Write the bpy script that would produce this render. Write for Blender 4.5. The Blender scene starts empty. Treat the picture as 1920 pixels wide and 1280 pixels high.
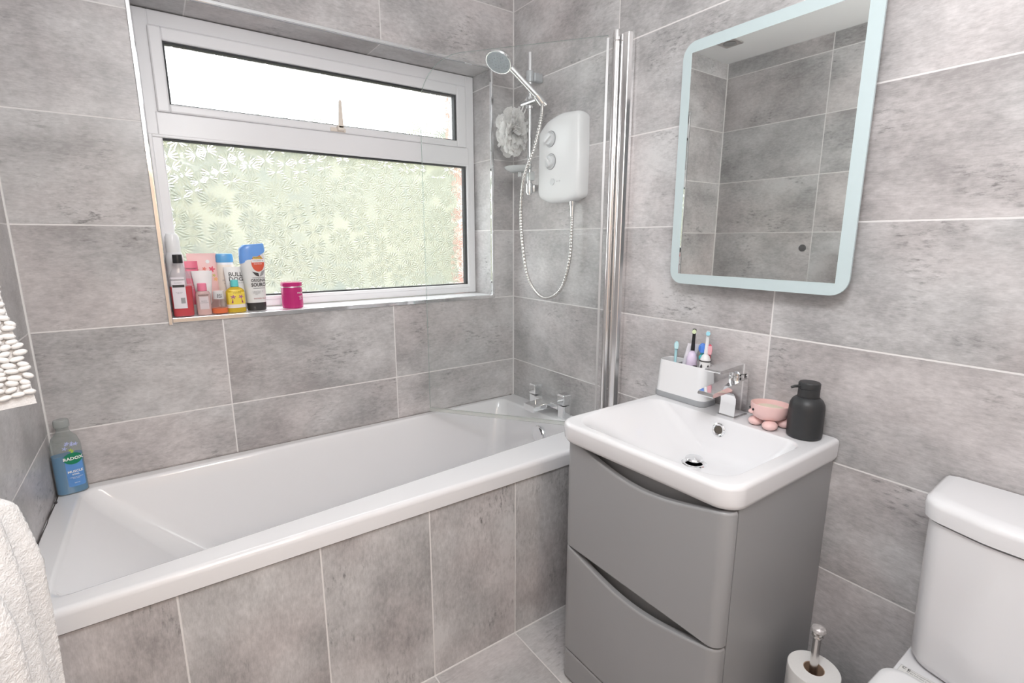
import bpy, bmesh, math, random
from mathutils import Vector, Matrix, noise as mnoise
random.seed(7)
PI = math.pi
sc = bpy.context.scene
COL = sc.collection

# ------------------------------------------------------------------ camera, world, lights, exposure
cam_d = bpy.data.cameras.new('camera')
cam_d.sensor_width = 36.0
cam_d.lens = 17.675
cam_d.clip_start = 0.02
cam = bpy.data.objects.new('camera', cam_d)
COL.objects.link(cam)
cam.location = (-1.3655, -1.9237, 1.3365)
cam.rotation_euler = (PI / 2 - 0.1992, 0, -0.6144)
sc.camera = cam

sc.view_settings.view_transform = 'Standard'
sc.view_settings.look = 'None'
sc.view_settings.gamma = 1.0
sc.view_settings.use_curve_mapping = False
sc.view_settings.exposure = 0.70

world = bpy.data.worlds.new('overcast_sky')
sc.world = world
world.use_nodes = True
wn = world.node_tree
wn.nodes['Background'].inputs[0].default_value = (0.93, 0.97, 1.0, 1)
wn.nodes['Background'].inputs[1].default_value = 3.4


def area(name, loc, rot, sx, sy, power, color=(1, 1, 1)):
    d = bpy.data.lights.new(name, 'AREA')
    d.shape = 'RECTANGLE'
    d.size, d.size_y = sx, sy
    d.energy = power
    d.color = color
    o = bpy.data.objects.new(name, d)
    o.location, o.rotation_euler = loc, rot
    COL.objects.link(o)
    return o


CEIL = 2.362
area('added_hall_fill', (-1.0, -3.35, 2.2), (math.radians(62), 0, 0), 0.9, 0.5, 16, (1.0, 0.84, 0.70))  # unseen warm fill added beyond the doorway
d_ = bpy.data.lights.new('added_globe_fill', 'POINT')      # unseen fill added to brighten room and ceiling, set inside the added globe
d_.energy, d_.shadow_soft_size, d_.color = 23, 0.14, (0.97, 0.985, 1.0)
GLOBE = Vector((-1.15, -1.78, CEIL - 0.36))
lamp = bpy.data.objects.new('added_globe_fill', d_)
lamp.location = GLOBE
COL.objects.link(lamp)


# ------------------------------------------------------------------ materials
def nodes_of(name):
    m = bpy.data.materials.new(name)
    m.use_nodes = True
    nt = m.node_tree
    return m, nt, nt.nodes['Principled BSDF']


def N(nt, t, **kw):
    n = nt.nodes.new(t)
    for k, v in kw.items():
        setattr(n, k, v)
    return n


def M(nt, op, a, b=None, c=None):
    n = nt.nodes.new('ShaderNodeMath')
    n.operation = op
    for i, v in enumerate((a, b, c)):
        if v is None:
            continue
        if isinstance(v, (int, float)):
            n.inputs[i].default_value = v
        else:
            nt.links.new(v, n.inputs[i])
    return n.outputs[0]


def plain(name, col, rough=0.4, metal=0.0, bump=0.0, bscale=60, var=0.03, coat=0.0, spec=0.5, trans=0.0, ior=1.45, sss=0.0):
    """surface with a faint procedural mottling of tone and gloss"""
    m, nt, b = nodes_of(name)
    tc = N(nt, 'ShaderNodeTexCoord')
    nz = N(nt, 'ShaderNodeTexNoise')
    nz.inputs['Scale'].default_value = bscale
    nz.inputs['Detail'].default_value = 3
    nt.links.new(tc.outputs['Object'], nz.inputs['Vector'])
    mx = N(nt, 'ShaderNodeMix', data_type='RGBA')
    mx.inputs['A'].default_value = (*[max(0, c * (1 - var)) for c in col], 1)
    mx.inputs['B'].default_value = (*[min(1, c * (1 + var)) for c in col], 1)
    nt.links.new(nz.outputs['Fac'], mx.inputs['Factor'])
    nt.links.new(mx.outputs['Result'], b.inputs['Base Color'])
    b.inputs['Roughness'].default_value = rough
    b.inputs['Metallic'].default_value = metal
    b.inputs['Specular IOR Level'].default_value = spec
    b.inputs['Coat Weight'].default_value = coat
    b.inputs['Transmission Weight'].default_value = trans
    b.inputs['IOR'].default_value = ior
    if bump:
        bp = N(nt, 'ShaderNodeBump')
        bp.inputs['Strength'].default_value = bump
        bp.inputs['Distance'].default_value = 0.002
        nt.links.new(nz.outputs['Fac'], bp.inputs['Height'])
        nt.links.new(bp.outputs['Normal'], b.inputs['Normal'])
    return m


def clear(name, tint=(0.95, 0.97, 0.96), body=0.0, bodycol=(0.8, 0.8, 0.8), ior=1.45, rough=0.02):
    """thin clear pane or bottle wall: see-through with a fresnel reflection"""
    m = bpy.data.materials.new(name)
    m.use_nodes = True
    nt = m.node_tree
    nt.nodes.remove(nt.nodes['Principled BSDF'])
    out = nt.nodes['Material Output']
    tr = N(nt, 'ShaderNodeBsdfTransparent')
    tr.inputs[0].default_value = (*tint, 1)
    df = N(nt, 'ShaderNodeBsdfDiffuse')
    df.inputs[0].default_value = (*bodycol, 1)
    m1 = N(nt, 'ShaderNodeMixShader')
    m1.inputs[0].default_value = body
    nt.links.new(tr.outputs[0], m1.inputs[1])
    nt.links.new(df.outputs[0], m1.inputs[2])
    gl = N(nt, 'ShaderNodeBsdfGlossy')
    gl.inputs['Roughness'].default_value = rough
    # Schlick reflectance, the same from either side of the thin wall
    geo = N(nt, 'ShaderNodeNewGeometry')
    dt = N(nt, 'ShaderNodeVectorMath', operation='DOT_PRODUCT')
    nt.links.new(geo.outputs['Incoming'], dt.inputs[0])
    nt.links.new(geo.outputs['Normal'], dt.inputs[1])
    r0 = ((ior - 1) / (ior + 1)) ** 2
    k5 = M(nt, 'POWER', M(nt, 'SUBTRACT', 1.0, M(nt, 'MINIMUM', M(nt, 'ABSOLUTE', dt.outputs['Value']), 1.0)), 5.0)
    m2 = N(nt, 'ShaderNodeMixShader')
    nt.links.new(M(nt, 'ADD', M(nt, 'MULTIPLY', k5, 1 - r0), r0), m2.inputs[0])
    nt.links.new(m1.outputs[0], m2.inputs[1])
    nt.links.new(gl.outputs[0], m2.inputs[2])
    nt.links.new(m2.outputs[0], out.inputs['Surface'])
    return m


def tile_mat(name, ua, va, u0, v0, tw, th, ca, cb, seed, rough=0.33, gw=0.0042, grout=(0.80, 0.775, 0.765), swap=False):
    m, nt, b = nodes_of(name)
    L = nt.links.new
    geo = N(nt, 'ShaderNodeNewGeometry')
    sp = N(nt, 'ShaderNodeSeparateXYZ')
    L(geo.outputs['Position'], sp.inputs[0])
    pu, pv = sp.outputs[ua], sp.outputs[va]
    u = M(nt, 'DIVIDE', M(nt, 'SUBTRACT', pu, u0), tw)
    v = M(nt, 'DIVIDE', M(nt, 'SUBTRACT', pv, v0), th)
    iu, iv = M(nt, 'FLOOR', u), M(nt, 'FLOOR', v)
    fu, fv = M(nt, 'SUBTRACT', u, iu), M(nt, 'SUBTRACT', v, iv)
    du = M(nt, 'MULTIPLY', M(nt, 'MINIMUM', fu, M(nt, 'SUBTRACT', 1.0, fu)), tw)
    dv = M(nt, 'MULTIPLY', M(nt, 'MINIMUM', fv, M(nt, 'SUBTRACT', 1.0, fv)), th)
    d = M(nt, 'MINIMUM', du, dv)
    # small wander of the grout edge
    n0 = N(nt, 'ShaderNodeTexNoise')
    n0.inputs['Scale'].default_value = 90
    L(geo.outputs['Position'], n0.inputs['Vector'])
    d = M(nt, 'ADD', d, M(nt, 'MULTIPLY', M(nt, 'SUBTRACT', n0.outputs['Fac'], 0.5), 0.0012))
    mask = N(nt, 'ShaderNodeMapRange')
    mask.inputs['From Min'].default_value = gw * 0.36
    mask.inputs['From Max'].default_value = gw * 0.64
    L(d, mask.inputs['Value'])
    face = mask.outputs[0]                      # 1 on the tile, 0 in the joint
    ident = N(nt, 'ShaderNodeCombineXYZ')
    L(iu, ident.inputs[0]); L(iv, ident.inputs[1]); ident.inputs[2].default_value = seed
    wnz = N(nt, 'ShaderNodeTexWhiteNoise', noise_dimensions='3D')
    L(ident.outputs[0], wnz.inputs['Vector'])
    rs = N(nt, 'ShaderNodeSeparateColor')
    L(wnz.outputs['Color'], rs.inputs[0])
    # per-tile print: position plus a random offset
    off = N(nt, 'ShaderNodeVectorMath', operation='SCALE')
    L(wnz.outputs['Color'], off.inputs[0]); off.inputs['Scale'].default_value = 37.0
    pos = N(nt, 'ShaderNodeCombineXYZ')
    L(pv if swap else pu, pos.inputs[0]); L(pu if swap else pv, pos.inputs[1])
    add = N(nt, 'ShaderNodeVectorMath', operation='ADD')
    L(pos.outputs[0], add.inputs[0]); L(off.outputs[0], add.inputs[1])

    def nz(scale, detail, rgh=0.55, stretch=None):
        src = add.outputs[0]
        if stretch:
            ml = N(nt, 'ShaderNodeVectorMath', operation='MULTIPLY')
            L(src, ml.inputs[0]); ml.inputs[1].default_value = stretch
            src = ml.outputs[0]
        n = N(nt, 'ShaderNodeTexNoise')
        n.inputs['Scale'].default_value = scale
        n.inputs['Detail'].default_value = detail
        n.inputs['Roughness'].default_value = rgh
        L(src, n.inputs['Vector'])
        return n.outputs['Fac']
    cloud = nz(3.4, 8, 0.62, (1.0, 1.25, 1))
    fine = nz(70, 5, 0.65, (0.75, 1.4, 1))
    weave = nz(230, 2, 0.6, (0.28, 2.2, 1))
    f = M(nt, 'ADD', M(nt, 'MULTIPLY', cloud, 0.64), M(nt, 'ADD', M(nt, 'MULTIPLY', fine, 0.23), M(nt, 'MULTIPLY', weave, 0.13)))
    rp = N(nt, 'ShaderNodeMapRange')
    rp.inputs['From Min'].default_value = 0.395
    rp.inputs['From Max'].default_value = 0.605
    L(f, rp.inputs['Value'])
    mx = N(nt, 'ShaderNodeMix', data_type='RGBA')
    mx.inputs['A'].default_value = (*ca, 1)
    mx.inputs['B'].default_value = (*cb, 1)
    L(rp.outputs[0], mx.inputs['Factor'])
    # dark scuffs, in clusters
    sk = N(nt, 'ShaderNodeMapRange')
    sk.inputs['From Min'].default_value = 0.52
    sk.inputs['From Max'].default_value = 0.70
    L(nz(60, 4, 0.7, (0.55, 1.7, 1)), sk.inputs['Value'])
    cl = N(nt, 'ShaderNodeMapRange')
    cl.inputs['From Min'].default_value = 0.52
    cl.inputs['From Max'].default_value = 0.68
    L(nz(5.5, 4, 0.55), cl.inputs['Value'])
    scuff = M(nt, 'MULTIPLY', M(nt, 'MULTIPLY', sk.outputs[0], cl.outputs[0]), 0.72)
    # pale scratches
    ws = N(nt, 'ShaderNodeMapRange')
    ws.inputs['From Min'].default_value = 0.66
    ws.inputs['From Max'].default_value = 0.76
    L(nz(85, 3, 0.7, (0.5, 1.9, 1)), ws.inputs['Value'])
    tone = M(nt, 'ADD', M(nt, 'SUBTRACT', 1.0, scuff), M(nt, 'MULTIPLY', ws.outputs[0], 0.10))
    tone = M(nt, 'MULTIPLY', tone, M(nt, 'ADD', 0.95, M(nt, 'MULTIPLY', rs.outputs[0], 0.10)))
    tn = N(nt, 'ShaderNodeVectorMath', operation='SCALE')
    wc_ = N(nt, 'ShaderNodeMix', data_type='RGBA')
    wc_.inputs['A'].default_value = (1.018, 0.992, 0.987, 1)
    wc_.inputs['B'].default_value = (0.985, 1.0, 1.0, 1)
    wr = N(nt, 'ShaderNodeMapRange'); wr.inputs['From Min'].default_value = 0.42; wr.inputs['From Max'].default_value = 0.58
    L(nz(2.1, 3, 0.5), wr.inputs['Value']); L(wr.outputs[0], wc_.inputs['Factor'])
    tint = N(nt, 'ShaderNodeVectorMath', operation='MULTIPLY')
    L(mx.outputs['Result'], tint.inputs[0]); L(wc_.outputs['Result'], tint.inputs[1])
    L(tint.outputs[0], tn.inputs[0]); L(tone, tn.inputs['Scale'])
    fin = N(nt, 'ShaderNodeMix', data_type='RGBA')
    fin.inputs['A'].default_value = (*grout, 1)
    L(face, fin.inputs['Factor']); L(tn.outputs[0], fin.inputs['B'])
    L(fin.outputs['Result'], b.inputs['Base Color'])
    rr = M(nt, 'ADD', M(nt, 'MULTIPLY', face, rough - 0.8), 0.8)
    L(M(nt, 'ADD', rr, M(nt, 'MULTIPLY', M(nt, 'SUBTRACT', fine, 0.5), 0.25)), b.inputs['Roughness'])
    bp = N(nt, 'ShaderNodeBump')
    bp.inputs['Strength'].default_value = 0.5
    bp.inputs['Distance'].default_value = 0.0012
    L(M(nt, 'ADD', face, M(nt, 'MULTIPLY', fine, 0.06)), bp.inputs['Height'])
    L(bp.outputs['Normal'], b.inputs['Normal'])
    return m


CA, CB = (0.35, 0.335, 0.334), (0.66, 0.638, 0.638)     # dark and pale tones of the concrete-look tile
ROW0 = 1.0786
W = 1.676
TB = tile_mat('tile_concrete_back', 0, 2, -0.594, ROW0, 0.603, 0.30, CA, CB, 1)
TR = tile_mat('tile_concrete_side', 1, 2, -0.612, ROW0, 0.61, 0.30, CA, CB, 2)
TLF = tile_mat('tile_concrete_left', 1, 2, -0.585, ROW0, 0.603, 0.30, CA, CB, 3)
TZ = tile_mat('tile_concrete_soffit', 0, 1, -0.594, 0.5, 0.603, 0.9, CA, CB, 4)
TPAN = tile_mat('tile_concrete_panel', 0, 2, -0.486, -0.03, 0.307, 0.602, CA, CB, 5, swap=True)
TFL = tile_mat('tile_concrete_floor', 0, 1, -0.486, -0.958, 0.307, 0.603, (0.42, 0.402, 0.402), (0.66, 0.64, 0.64), 6)
WHITE_PAINT = plain('ceiling_paint', (0.94, 0.94, 0.94), 0.8, var=0.01, bump=0.05, bscale=200)
UPVC = plain('white_upvc', (0.84, 0.835, 0.85), 0.32, var=0.02, bscale=9)
UPVC_OLD = plain('yellowed_upvc', (0.78, 0.70, 0.62), 0.4, var=0.06, bscale=40)
RUBBER = plain('black_rubber', (0.03, 0.032, 0.035), 0.55)
ACRYLIC = plain('white_acrylic', (0.82, 0.815, 0.83), 0.12, var=0.008, bscale=5, coat=0.3)
CERAMIC = plain('white_ceramic', (0.81, 0.805, 0.82), 0.1, var=0.006, bscale=6, coat=0.4)
CHROME = plain('polished_chrome', (0.86, 0.87, 0.88), 0.07, 1.0, var=0.02, bscale=12)
SATIN = plain('satin_chrome', (0.72, 0.70, 0.68), 0.24, 1.0, var=0.04, bscale=30)
MOULD = plain('mouldy_sealant', (0.07, 0.06, 0.058), 0.7, bump=0.6, bscale=150, var=0.5)
SEAL = plain('white_sealant', (0.72, 0.70, 0.68), 0.5, var=0.08, bscale=40)
VANITY = plain('satin_grey_lacquer', (0.335, 0.335, 0.34), 0.33, var=0.02, bscale=5)
WPLAST = plain('white_plastic', (0.84, 0.84, 0.85), 0.25, var=0.01, bscale=12)
GPLAST = plain('grey_plastic', (0.36, 0.37, 0.385), 0.4, var=0.02)
BLACKM = plain('matt_black_plastic', (0.034, 0.035, 0.037), 0.42, var=0.1)
BLACK = plain('black_plastic', (0.018, 0.018, 0.02), 0.3)
PINKD = plain('pink_silicone', (0.88, 0.60, 0.575), 0.45, var=0.03)
INK = plain('dark_ink', (0.06, 0.055, 0.055), 0.5)
INKG = plain('grey_ink', (0.33, 0.33, 0.34), 0.5)
INKW = plain('white_ink', (0.86, 0.86, 0.86), 0.5)
PAPER = plain('white_tissue', (0.84, 0.82, 0.80), 0.9, bump=0.25, bscale=220, var=0.02)
CARD = plain('brown_card', (0.42, 0.29, 0.21), 0.85)
GLASS = clear('shower_glass', (0.990, 0.998, 0.996), 0.018, (0.90, 0.94, 0.94), 1.30)
GEDGE = clear('glass_edge', (0.62, 0.72, 0.69), 0.35, (0.62, 0.70, 0.68), 1.5)
SEALC = clear('clear_vinyl', (0.93, 0.94, 0.925), 0.35, (0.80, 0.81, 0.78), 1.4, 0.2)


# ------------------------------------------------------------------ mesh helpers
def add_box(bm, x0, x1, y0, y1, z0, z1, bev=0.0, seg=2):
    r = bmesh.ops.create_cube(bm, size=1.0)
    vs = r['verts']
    for v in vs:
        v.co = Vector(((x0 + x1) / 2 + v.co.x * (x1 - x0), (y0 + y1) / 2 + v.co.y * (y1 - y0), (z0 + z1) / 2 + v.co.z * (z1 - z0)))
    if bev:
        es = list({e for v in vs for e in v.link_edges})
        bmesh.ops.bevel(bm, geom=es, offset=bev, segments=seg, profile=0.5, affect='EDGES')
    return bm


def box(x0, x1, y0, y1, z0, z1, bev=0.0, seg=2):
    return add_box(bmesh.new(), x0, x1, y0, y1, z0, z1, bev, seg)


def bridge(bm, loops, cap0=True, cap1=True, closed=True):
    rows = [[bm.verts.new(p) for p in lp] for lp in loops]
    n = len(rows[0])
    for a, b in zip(rows[:-1], rows[1:]):
        for i in range(n if closed else n - 1):
            j = (i + 1) % n
            try:
                bm.faces.new((a[i], a[j], b[j], b[i]))
            except ValueError:
                pass
    if cap0:
        bm.faces.new(list(reversed(rows[0])))
    if cap1:
        bm.faces.new(rows[-1])
    return rows


def add_lathe(bm, prof, seg=32, c=(0, 0, 0), sy=1.0, cap0=True, cap1=True, axis='Z'):
    loops = []
    for r, z in prof:
        lp = []
        for i in range(seg):
            a = 2 * PI * i / seg
            x, y = r * math.cos(a), r * math.sin(a) * sy
            if axis == 'Z':
                p = (c[0] + x, c[1] + y, c[2] + z)
            elif axis == 'X':
                p = (c[0] + z, c[1] + x, c[2] + y)
            else:
                p = (c[0] + y, c[1] + z, c[2] + x)
            lp.append(p)
        loops.append(lp)
    bridge(bm, loops, cap0, cap1)
    return bm


def lathe(prof, seg=32, **kw):
    return add_lathe(bmesh.new(), prof, seg, **kw)


def sup(rx, ry, n, z, seg=40, cx=0, cy=0):
    """super-ellipse loop"""
    lp = []
    for i in range(seg):
        a = 2 * PI * i / seg
        c, s = math.cos(a), math.sin(a)
        lp.append((cx + rx * math.copysign(abs(c) ** (2 / n), c), cy + ry * math.copysign(abs(s) ** (2 / n), s), z))
    return lp


def loft(secs, seg=40, cap0=True, cap1=True):
    """secs: (z, rx, ry, n)"""
    bm = bmesh.new()
    bridge(bm, [sup(s[1], s[2], s[3], s[0], seg) for s in secs], cap0, cap1)
    return bm


def add_tube(bm, pts, r, seg=10, cap=True):
    pts = [Vector(p) for p in pts]
    loops = []
    t0 = (pts[1] - pts[0]).normalized()
    up = Vector((0, 0, 1)) if abs(t0.z) < 0.9 else Vector((1, 0, 0))
    nrm = t0.cross(up).normalized()
    for i, p in enumerate(pts):
        t = (pts[min(i + 1, len(pts) - 1)] - pts[max(i - 1, 0)]).normalized()
        nrm = (nrm - t * nrm.dot(t)).normalized()
        bi = t.cross(nrm)
        rr = r[i] if isinstance(r, (list, tuple)) else r
        loops.append([p + (nrm * math.cos(2 * PI * k / seg) + bi * math.sin(2 * PI * k / seg)) * rr for k in range(seg)])
    bridge(bm, loops, cap, cap)
    return bm


def tube(pts, r, seg=10):
    return add_tube(bmesh.new(), pts, r, seg)


def spline(pts, n=12):
    """Catmull-Rom through the points"""
    P = [Vector(p) for p in pts]
    P = [P[0] * 2 - P[1]] + P + [P[-1] * 2 - P[-2]]
    out = []
    for i in range(1, len(P) - 2):
        for k in range(n):
            t = k / n
            a, b, c, d = P[i - 1], P[i], P[i + 1], P[i + 2]
            out.append(0.5 * ((2 * b) + (c - a) * t + (2 * a - 5 * b + 4 * c - d) * t * t + (3 * b - a - 3 * c + d) * t ** 3))
    out.append(P[-2])
    return out


def round_poly(corners, radii, seg=6):
    """2-D polygon with rounded corners, seg+1 points per corner"""
    n = len(corners)
    out = []
    for i in range(n):
        p, a, b = Vector(corners[i]), Vector(corners[i - 1]), Vector(corners[(i + 1) % n])
        r = radii[i] if isinstance(radii, (list, tuple)) else radii
        u, v = (a - p).normalized(), (b - p).normalized()
        ang = math.acos(max(-1, min(1, u.dot(v))))
        d = min(r / math.tan(ang / 2), (a - p).length * 0.49, (b - p).length * 0.49)
        r2 = d * math.tan(ang / 2)
        c = p + (u + v).normalized() * (r2 / math.sin(ang / 2))
        s, e = p + u * d - c, p + v * d - c
        tot = math.atan2(s.x * e.y - s.y * e.x, s.dot(e))
        for k in range(seg + 1):
            t = tot * k / seg
            out.append(c + Vector((s.x * math.cos(t) - s.y * math.sin(t), s.x * math.sin(t) + s.y * math.cos(t))))
    return out


def add_prism(bm, poly, plane, lo, hi, bev=0.0, seg=2):
    """extrude a 2-D polygon; plane 'XY','XZ','YZ' names its axes"""
    def P(p, h):
        return {'XY': (p[0], p[1], h), 'XZ': (p[0], h, p[1]), 'YZ': (h, p[0], p[1])}[plane]
    a = [bm.verts.new(P(p, lo)) for p in poly]
    b = [bm.verts.new(P(p, hi)) for p in poly]
    n = len(poly)
    f0, f1 = bm.faces.new(list(reversed(a))), bm.faces.new(b)
    for i in range(n):
        bm.faces.new((a[i], a[(i + 1) % n], b[(i + 1) % n], b[i]))
    if bev:
        es = list(f0.edges) + list(f1.edges)
        bmesh.ops.bevel(bm, geom=es, offset=bev, segments=seg, profile=0.5, affect='EDGES')
    return bm


def prism(poly, plane, lo, hi, bev=0.0, seg=2):
    return add_prism(bmesh.new(), poly, plane, lo, hi, bev, seg)


def add_ell(bm, c, r, seg=16, rot=None):
    m = Matrix.Translation(Vector(c)) @ (rot.to_4x4() if rot else Matrix.Identity(4)) @ Matrix.Diagonal((r[0], r[1], r[2], 1))
    bmesh.ops.create_uvsphere(bm, u_segments=seg, v_segments=max(6, seg // 2), radius=1.0, matrix=m)
    return bm


def ell(c, r, seg=16, rot=None):
    return add_ell(bmesh.new(), c, r, seg, rot)


def xf(bm, mat):
    bmesh.ops.transform(bm, matrix=mat, verts=bm.verts)
    return bm


def obj(name, bm, mats, parent=None, world=False, smooth=35, recalc=True):
    """link the bmesh as ONE mesh object; world=True: coordinates are world ones, the parent only translates"""
    if recalc:
        bmesh.ops.recalc_face_normals(bm, faces=bm.faces)
    if parent is not None and world:
        bmesh.ops.translate(bm, vec=-parent_origin(parent), verts=bm.verts)
    me = bpy.data.meshes.new(name)
    bm.to_mesh(me)
    bm.free()
    for m in (mats if isinstance(mats, (list, tuple)) else [mats]):
        me.materials.append(m)
    if smooth:
        me.polygons.foreach_set('use_smooth', [True] * len(me.polygons))
        me.set_sharp_from_angle(angle=math.radians(smooth))
    o = bpy.data.objects.new(name, me)
    COL.objects.link(o)
    if parent is not None:
        o.parent = parent
    if smooth and recalc and len(me.polygons) < 6000:
        w_ = o.modifiers.new('even_shading', 'WEIGHTED_NORMAL')
        w_.keep_sharp = True
    return o


def parent_origin(p):
    v = Vector((0, 0, 0))
    while p is not None:
        v = v + p.location
        p = p.parent
    return v


def tag(o, label, cat, group=None):
    o['label'] = label
    o['category'] = cat
    if group:
        o['group'] = group
    return o


def thing(name, label, cat, loc=(0, 0, 0), rotz=0.0, group=None):
    o = bpy.data.objects.new(name, None)
    o.empty_display_size = 0.05
    COL.objects.link(o)
    o.location = loc
    o.rotation_euler = (0, 0, rotz)
    return tag(o, label, cat, group)


def struct(name, bm, m, parent=None, smooth=0, label=None):
    o = obj(name, bm, m, parent, smooth=smooth)
    if parent is None:
        o['kind'] = 'structure'
        if label:
            o['label'] = label
    return o


def by_normal(bm, nx, ny, nz):
    for f in bm.faces:
        n = f.normal
        a = max(range(3), key=lambda i: abs(n[i]))
        f.material_index = (nx, ny, nz)[a]


def words(name, text, size, m, parent, fn, cx=0, cz=0, weight=0.0, sx=1.0, align='CENTER', shear=0.0):
    """lettering laid on a surface; fn(u, v) -> local point"""
    cu = bpy.data.curves.new(name, 'FONT')
    cu.body = text
    cu.size = size
    cu.align_x = align
    cu.align_y = 'CENTER'
    cu.offset = weight
    cu.shear = shear
    cu.resolution_u = 2
    cu.space_line = 0.85
    t = bpy.data.objects.new(name, cu)
    COL.objects.link(t)
    dg = bpy.context.evaluated_depsgraph_get()
    me = bpy.data.meshes.new_from_object(t.evaluated_get(dg))
    bpy.data.objects.remove(t)
    bpy.data.curves.remove(cu)
    bm = bmesh.new()
    bm.from_mesh(me)
    bpy.data.meshes.remove(me)
    for v in bm.verts:
        v.co = Vector(fn(cx + v.co.x * sx, cz + v.co.y))
    return obj(name, bm, m, parent, smooth=0, recalc=False)


def patch(name, poly, m, parent, fn, sub=0.006):
    """a printed patch: 2-D polygon laid on a surface, cut fine enough to follow it"""
    bm = bmesh.new()
    f = bm.faces.new([bm.verts.new((p[0], p[1], 0)) for p in poly])
    xs = [p[0] for p in poly]
    k = min(xs) + sub
    while k < max(xs) - 1e-4:
        bmesh.ops.bisect_plane(bm, geom=bm.verts[:] + bm.edges[:] + bm.faces[:], plane_co=(k, 0, 0), plane_no=(1, 0, 0))
        k += sub
    zs = [p[1] for p in poly]
    k = min(zs) + 0.02
    while k < max(zs) - 1e-4:
        bmesh.ops.bisect_plane(bm, geom=bm.verts[:] + bm.edges[:] + bm.faces[:], plane_co=(0, k, 0), plane_no=(0, 1, 0))
        k += 0.02
    for v in bm.verts:
        v.co = Vector(fn(v.co.x, v.co.y))
    return obj(name, bm, m, parent, smooth=60, recalc=False)


def rect(x0, x1, z0, z1, r=0.0):
    if r:
        return [tuple(p) for p in round_poly([(x0, z0), (x1, z0), (x1, z1), (x0, z1)], r, 4)]
    return [(x0, z0), (x1, z0), (x1, z1), (x0, z1)]


def oval(cx, cz, rx, rz, n=24):
    return [(cx + rx * math.cos(2 * PI * i / n), cz + rz * math.sin(2 * PI * i / n)) for i in range(n)]


# ------------------------------------------------------------------ the room
FRONT = -2.42
OX0, OX1, OZ0, OZ1 = -1.337, -0.118, 1.080, 2.041       # window opening in the back wall
DEP = 0.205

bm = bmesh.new()
add_box(bm, -W, OX0, 0, DEP, 0, CEIL)
add_box(bm, OX1, 0.0, 0, DEP, 0, CEIL)
add_box(bm, OX0, OX1, 0, DEP, 0, OZ0)
add_box(bm, OX0, OX1, 0, DEP, OZ1, CEIL)
bm.normal_update()
by_normal(bm, 1, 0, 2)
struct('wall_back', bm, [TB, TR, TZ])

bm = box(0, 0.12, FRONT, DEP, 0, CEIL); bm.normal_update(); by_normal(bm, 0, 0, 0)
struct('wall_right', bm, TR)
struct('wall_left', box(-W - 0.12, -W, FRONT, DEP, 0, CEIL), TLF)
DX0, DX1, DZ = -1.62, -0.80, 2.02                       # doorway behind the camera
bm = bmesh.new()
add_box(bm, -W, DX0, FRONT - 0.1, FRONT, 0, CEIL)
add_box(bm, DX1, 0.0, FRONT - 0.1, FRONT, 0, CEIL)
add_box(bm, DX0, DX1, FRONT - 0.1, FRONT, DZ, CEIL)
struct('wall_front', bm, TB)
struct('floor', box(-W - 0.1, 0.1, -3.7, DEP, -0.08, 0), TFL)
struct('ceiling', box(-W - 0.1, 0.1, -3.7, DEP, CEIL, CEIL + 0.08), WHITE_PAINT)
HALL = plain('hall_paint', (0.78, 0.69, 0.61), 0.7, var=0.02, bscale=4)
bm = bmesh.new()
add_box(bm, -W - 0.1, 0.1, -3.7, -3.6, 0, CEIL)
add_box(bm, -W - 0.1, -W - 0.02, -3.6, FRONT - 0.1, 0, CEIL)
add_box(bm, 0.02, 0.1, -3.6, FRONT - 0.1, 0, CEIL)
struct('wall_hall', bm, HALL)
bm = bmesh.new()
add_box(bm, DX0, DX0 + 0.03, FRONT - 0.11, FRONT + 0.015, 0, DZ)
add_box(bm, DX1 - 0.03, DX1, FRONT - 0.11, FRONT + 0.015, 0, DZ)
add_box(bm, DX0, DX1, FRONT - 0.11, FRONT + 0.015, DZ - 0.03, DZ)
struct('trim_1', bm, plain('door_lining_paint', (0.82, 0.80, 0.77), 0.4))

# tiled front of the bath
PY = -0.695
struct('wall_bath', box(-W, 0, PY, PY + 0.02, 0, 0.5625), TPAN)
# chrome tile trim round the window opening, and the grout line in the corners
bm = bmesh.new()
t = 0.011
add_box(bm, OX0 - t, OX0 + 0.001, -0.004, 0.010, OZ0 - t, OZ1 + t, 0.002)
struct('trim_2', bm, CHROME)
struct('trim_3', box(OX1 - 0.001, OX1 + t, -0.004, 0.010, OZ0 - 0.002, OZ1 + t, 0.002), CHROME)
struct('trim_4', box(OX0, OX1, -0.004, 0.010, OZ1 - 0.001, OZ1 + t, 0.002), CHROME)
struct('trim_5', box(OX0, OX1, -0.005, 0.010, OZ0 - 0.004, OZ0 + 0.012, 0.002), CHROME)
GROUT = plain('corner_grout', (0.78, 0.76, 0.75), 0.8, var=0.08, bscale=50)
bm = bmesh.new(); add_tube(bm, [(-0.001, -0.001, 0.6), (-0.001, -0.001, CEIL)], 0.0036, 8)
struct('trim_6', bm, GROUT, smooth=40)
bm = bmesh.new(); add_tube(bm, [(-W + 0.001, -0.001, 0.6), (-W + 0.001, -0.001, CEIL)], 0.0036, 8)
struct('trim_7', bm, GROUT, smooth=40)
bm = bmesh.new(); add_tube(bm, [(-W, PY - 0.0005, 0.001), (0, PY - 0.0005, 0.001)], 0.003, 8)
struct('trim_8', bm, GROUT, smooth=40)
# white window board
struct('trim_9', box(OX0 + 0.001, OX1 - 0.001, 0.010, 0.15, OZ0 - 0.002, OZ0 + 0.0115), plain('white_window_board', (0.86, 0.86, 0.87), 0.22, var=0.01))
SILL = OZ0 + 0.0118

# ------------------------------------------------------------------ the window
FY = 0.14


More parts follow.
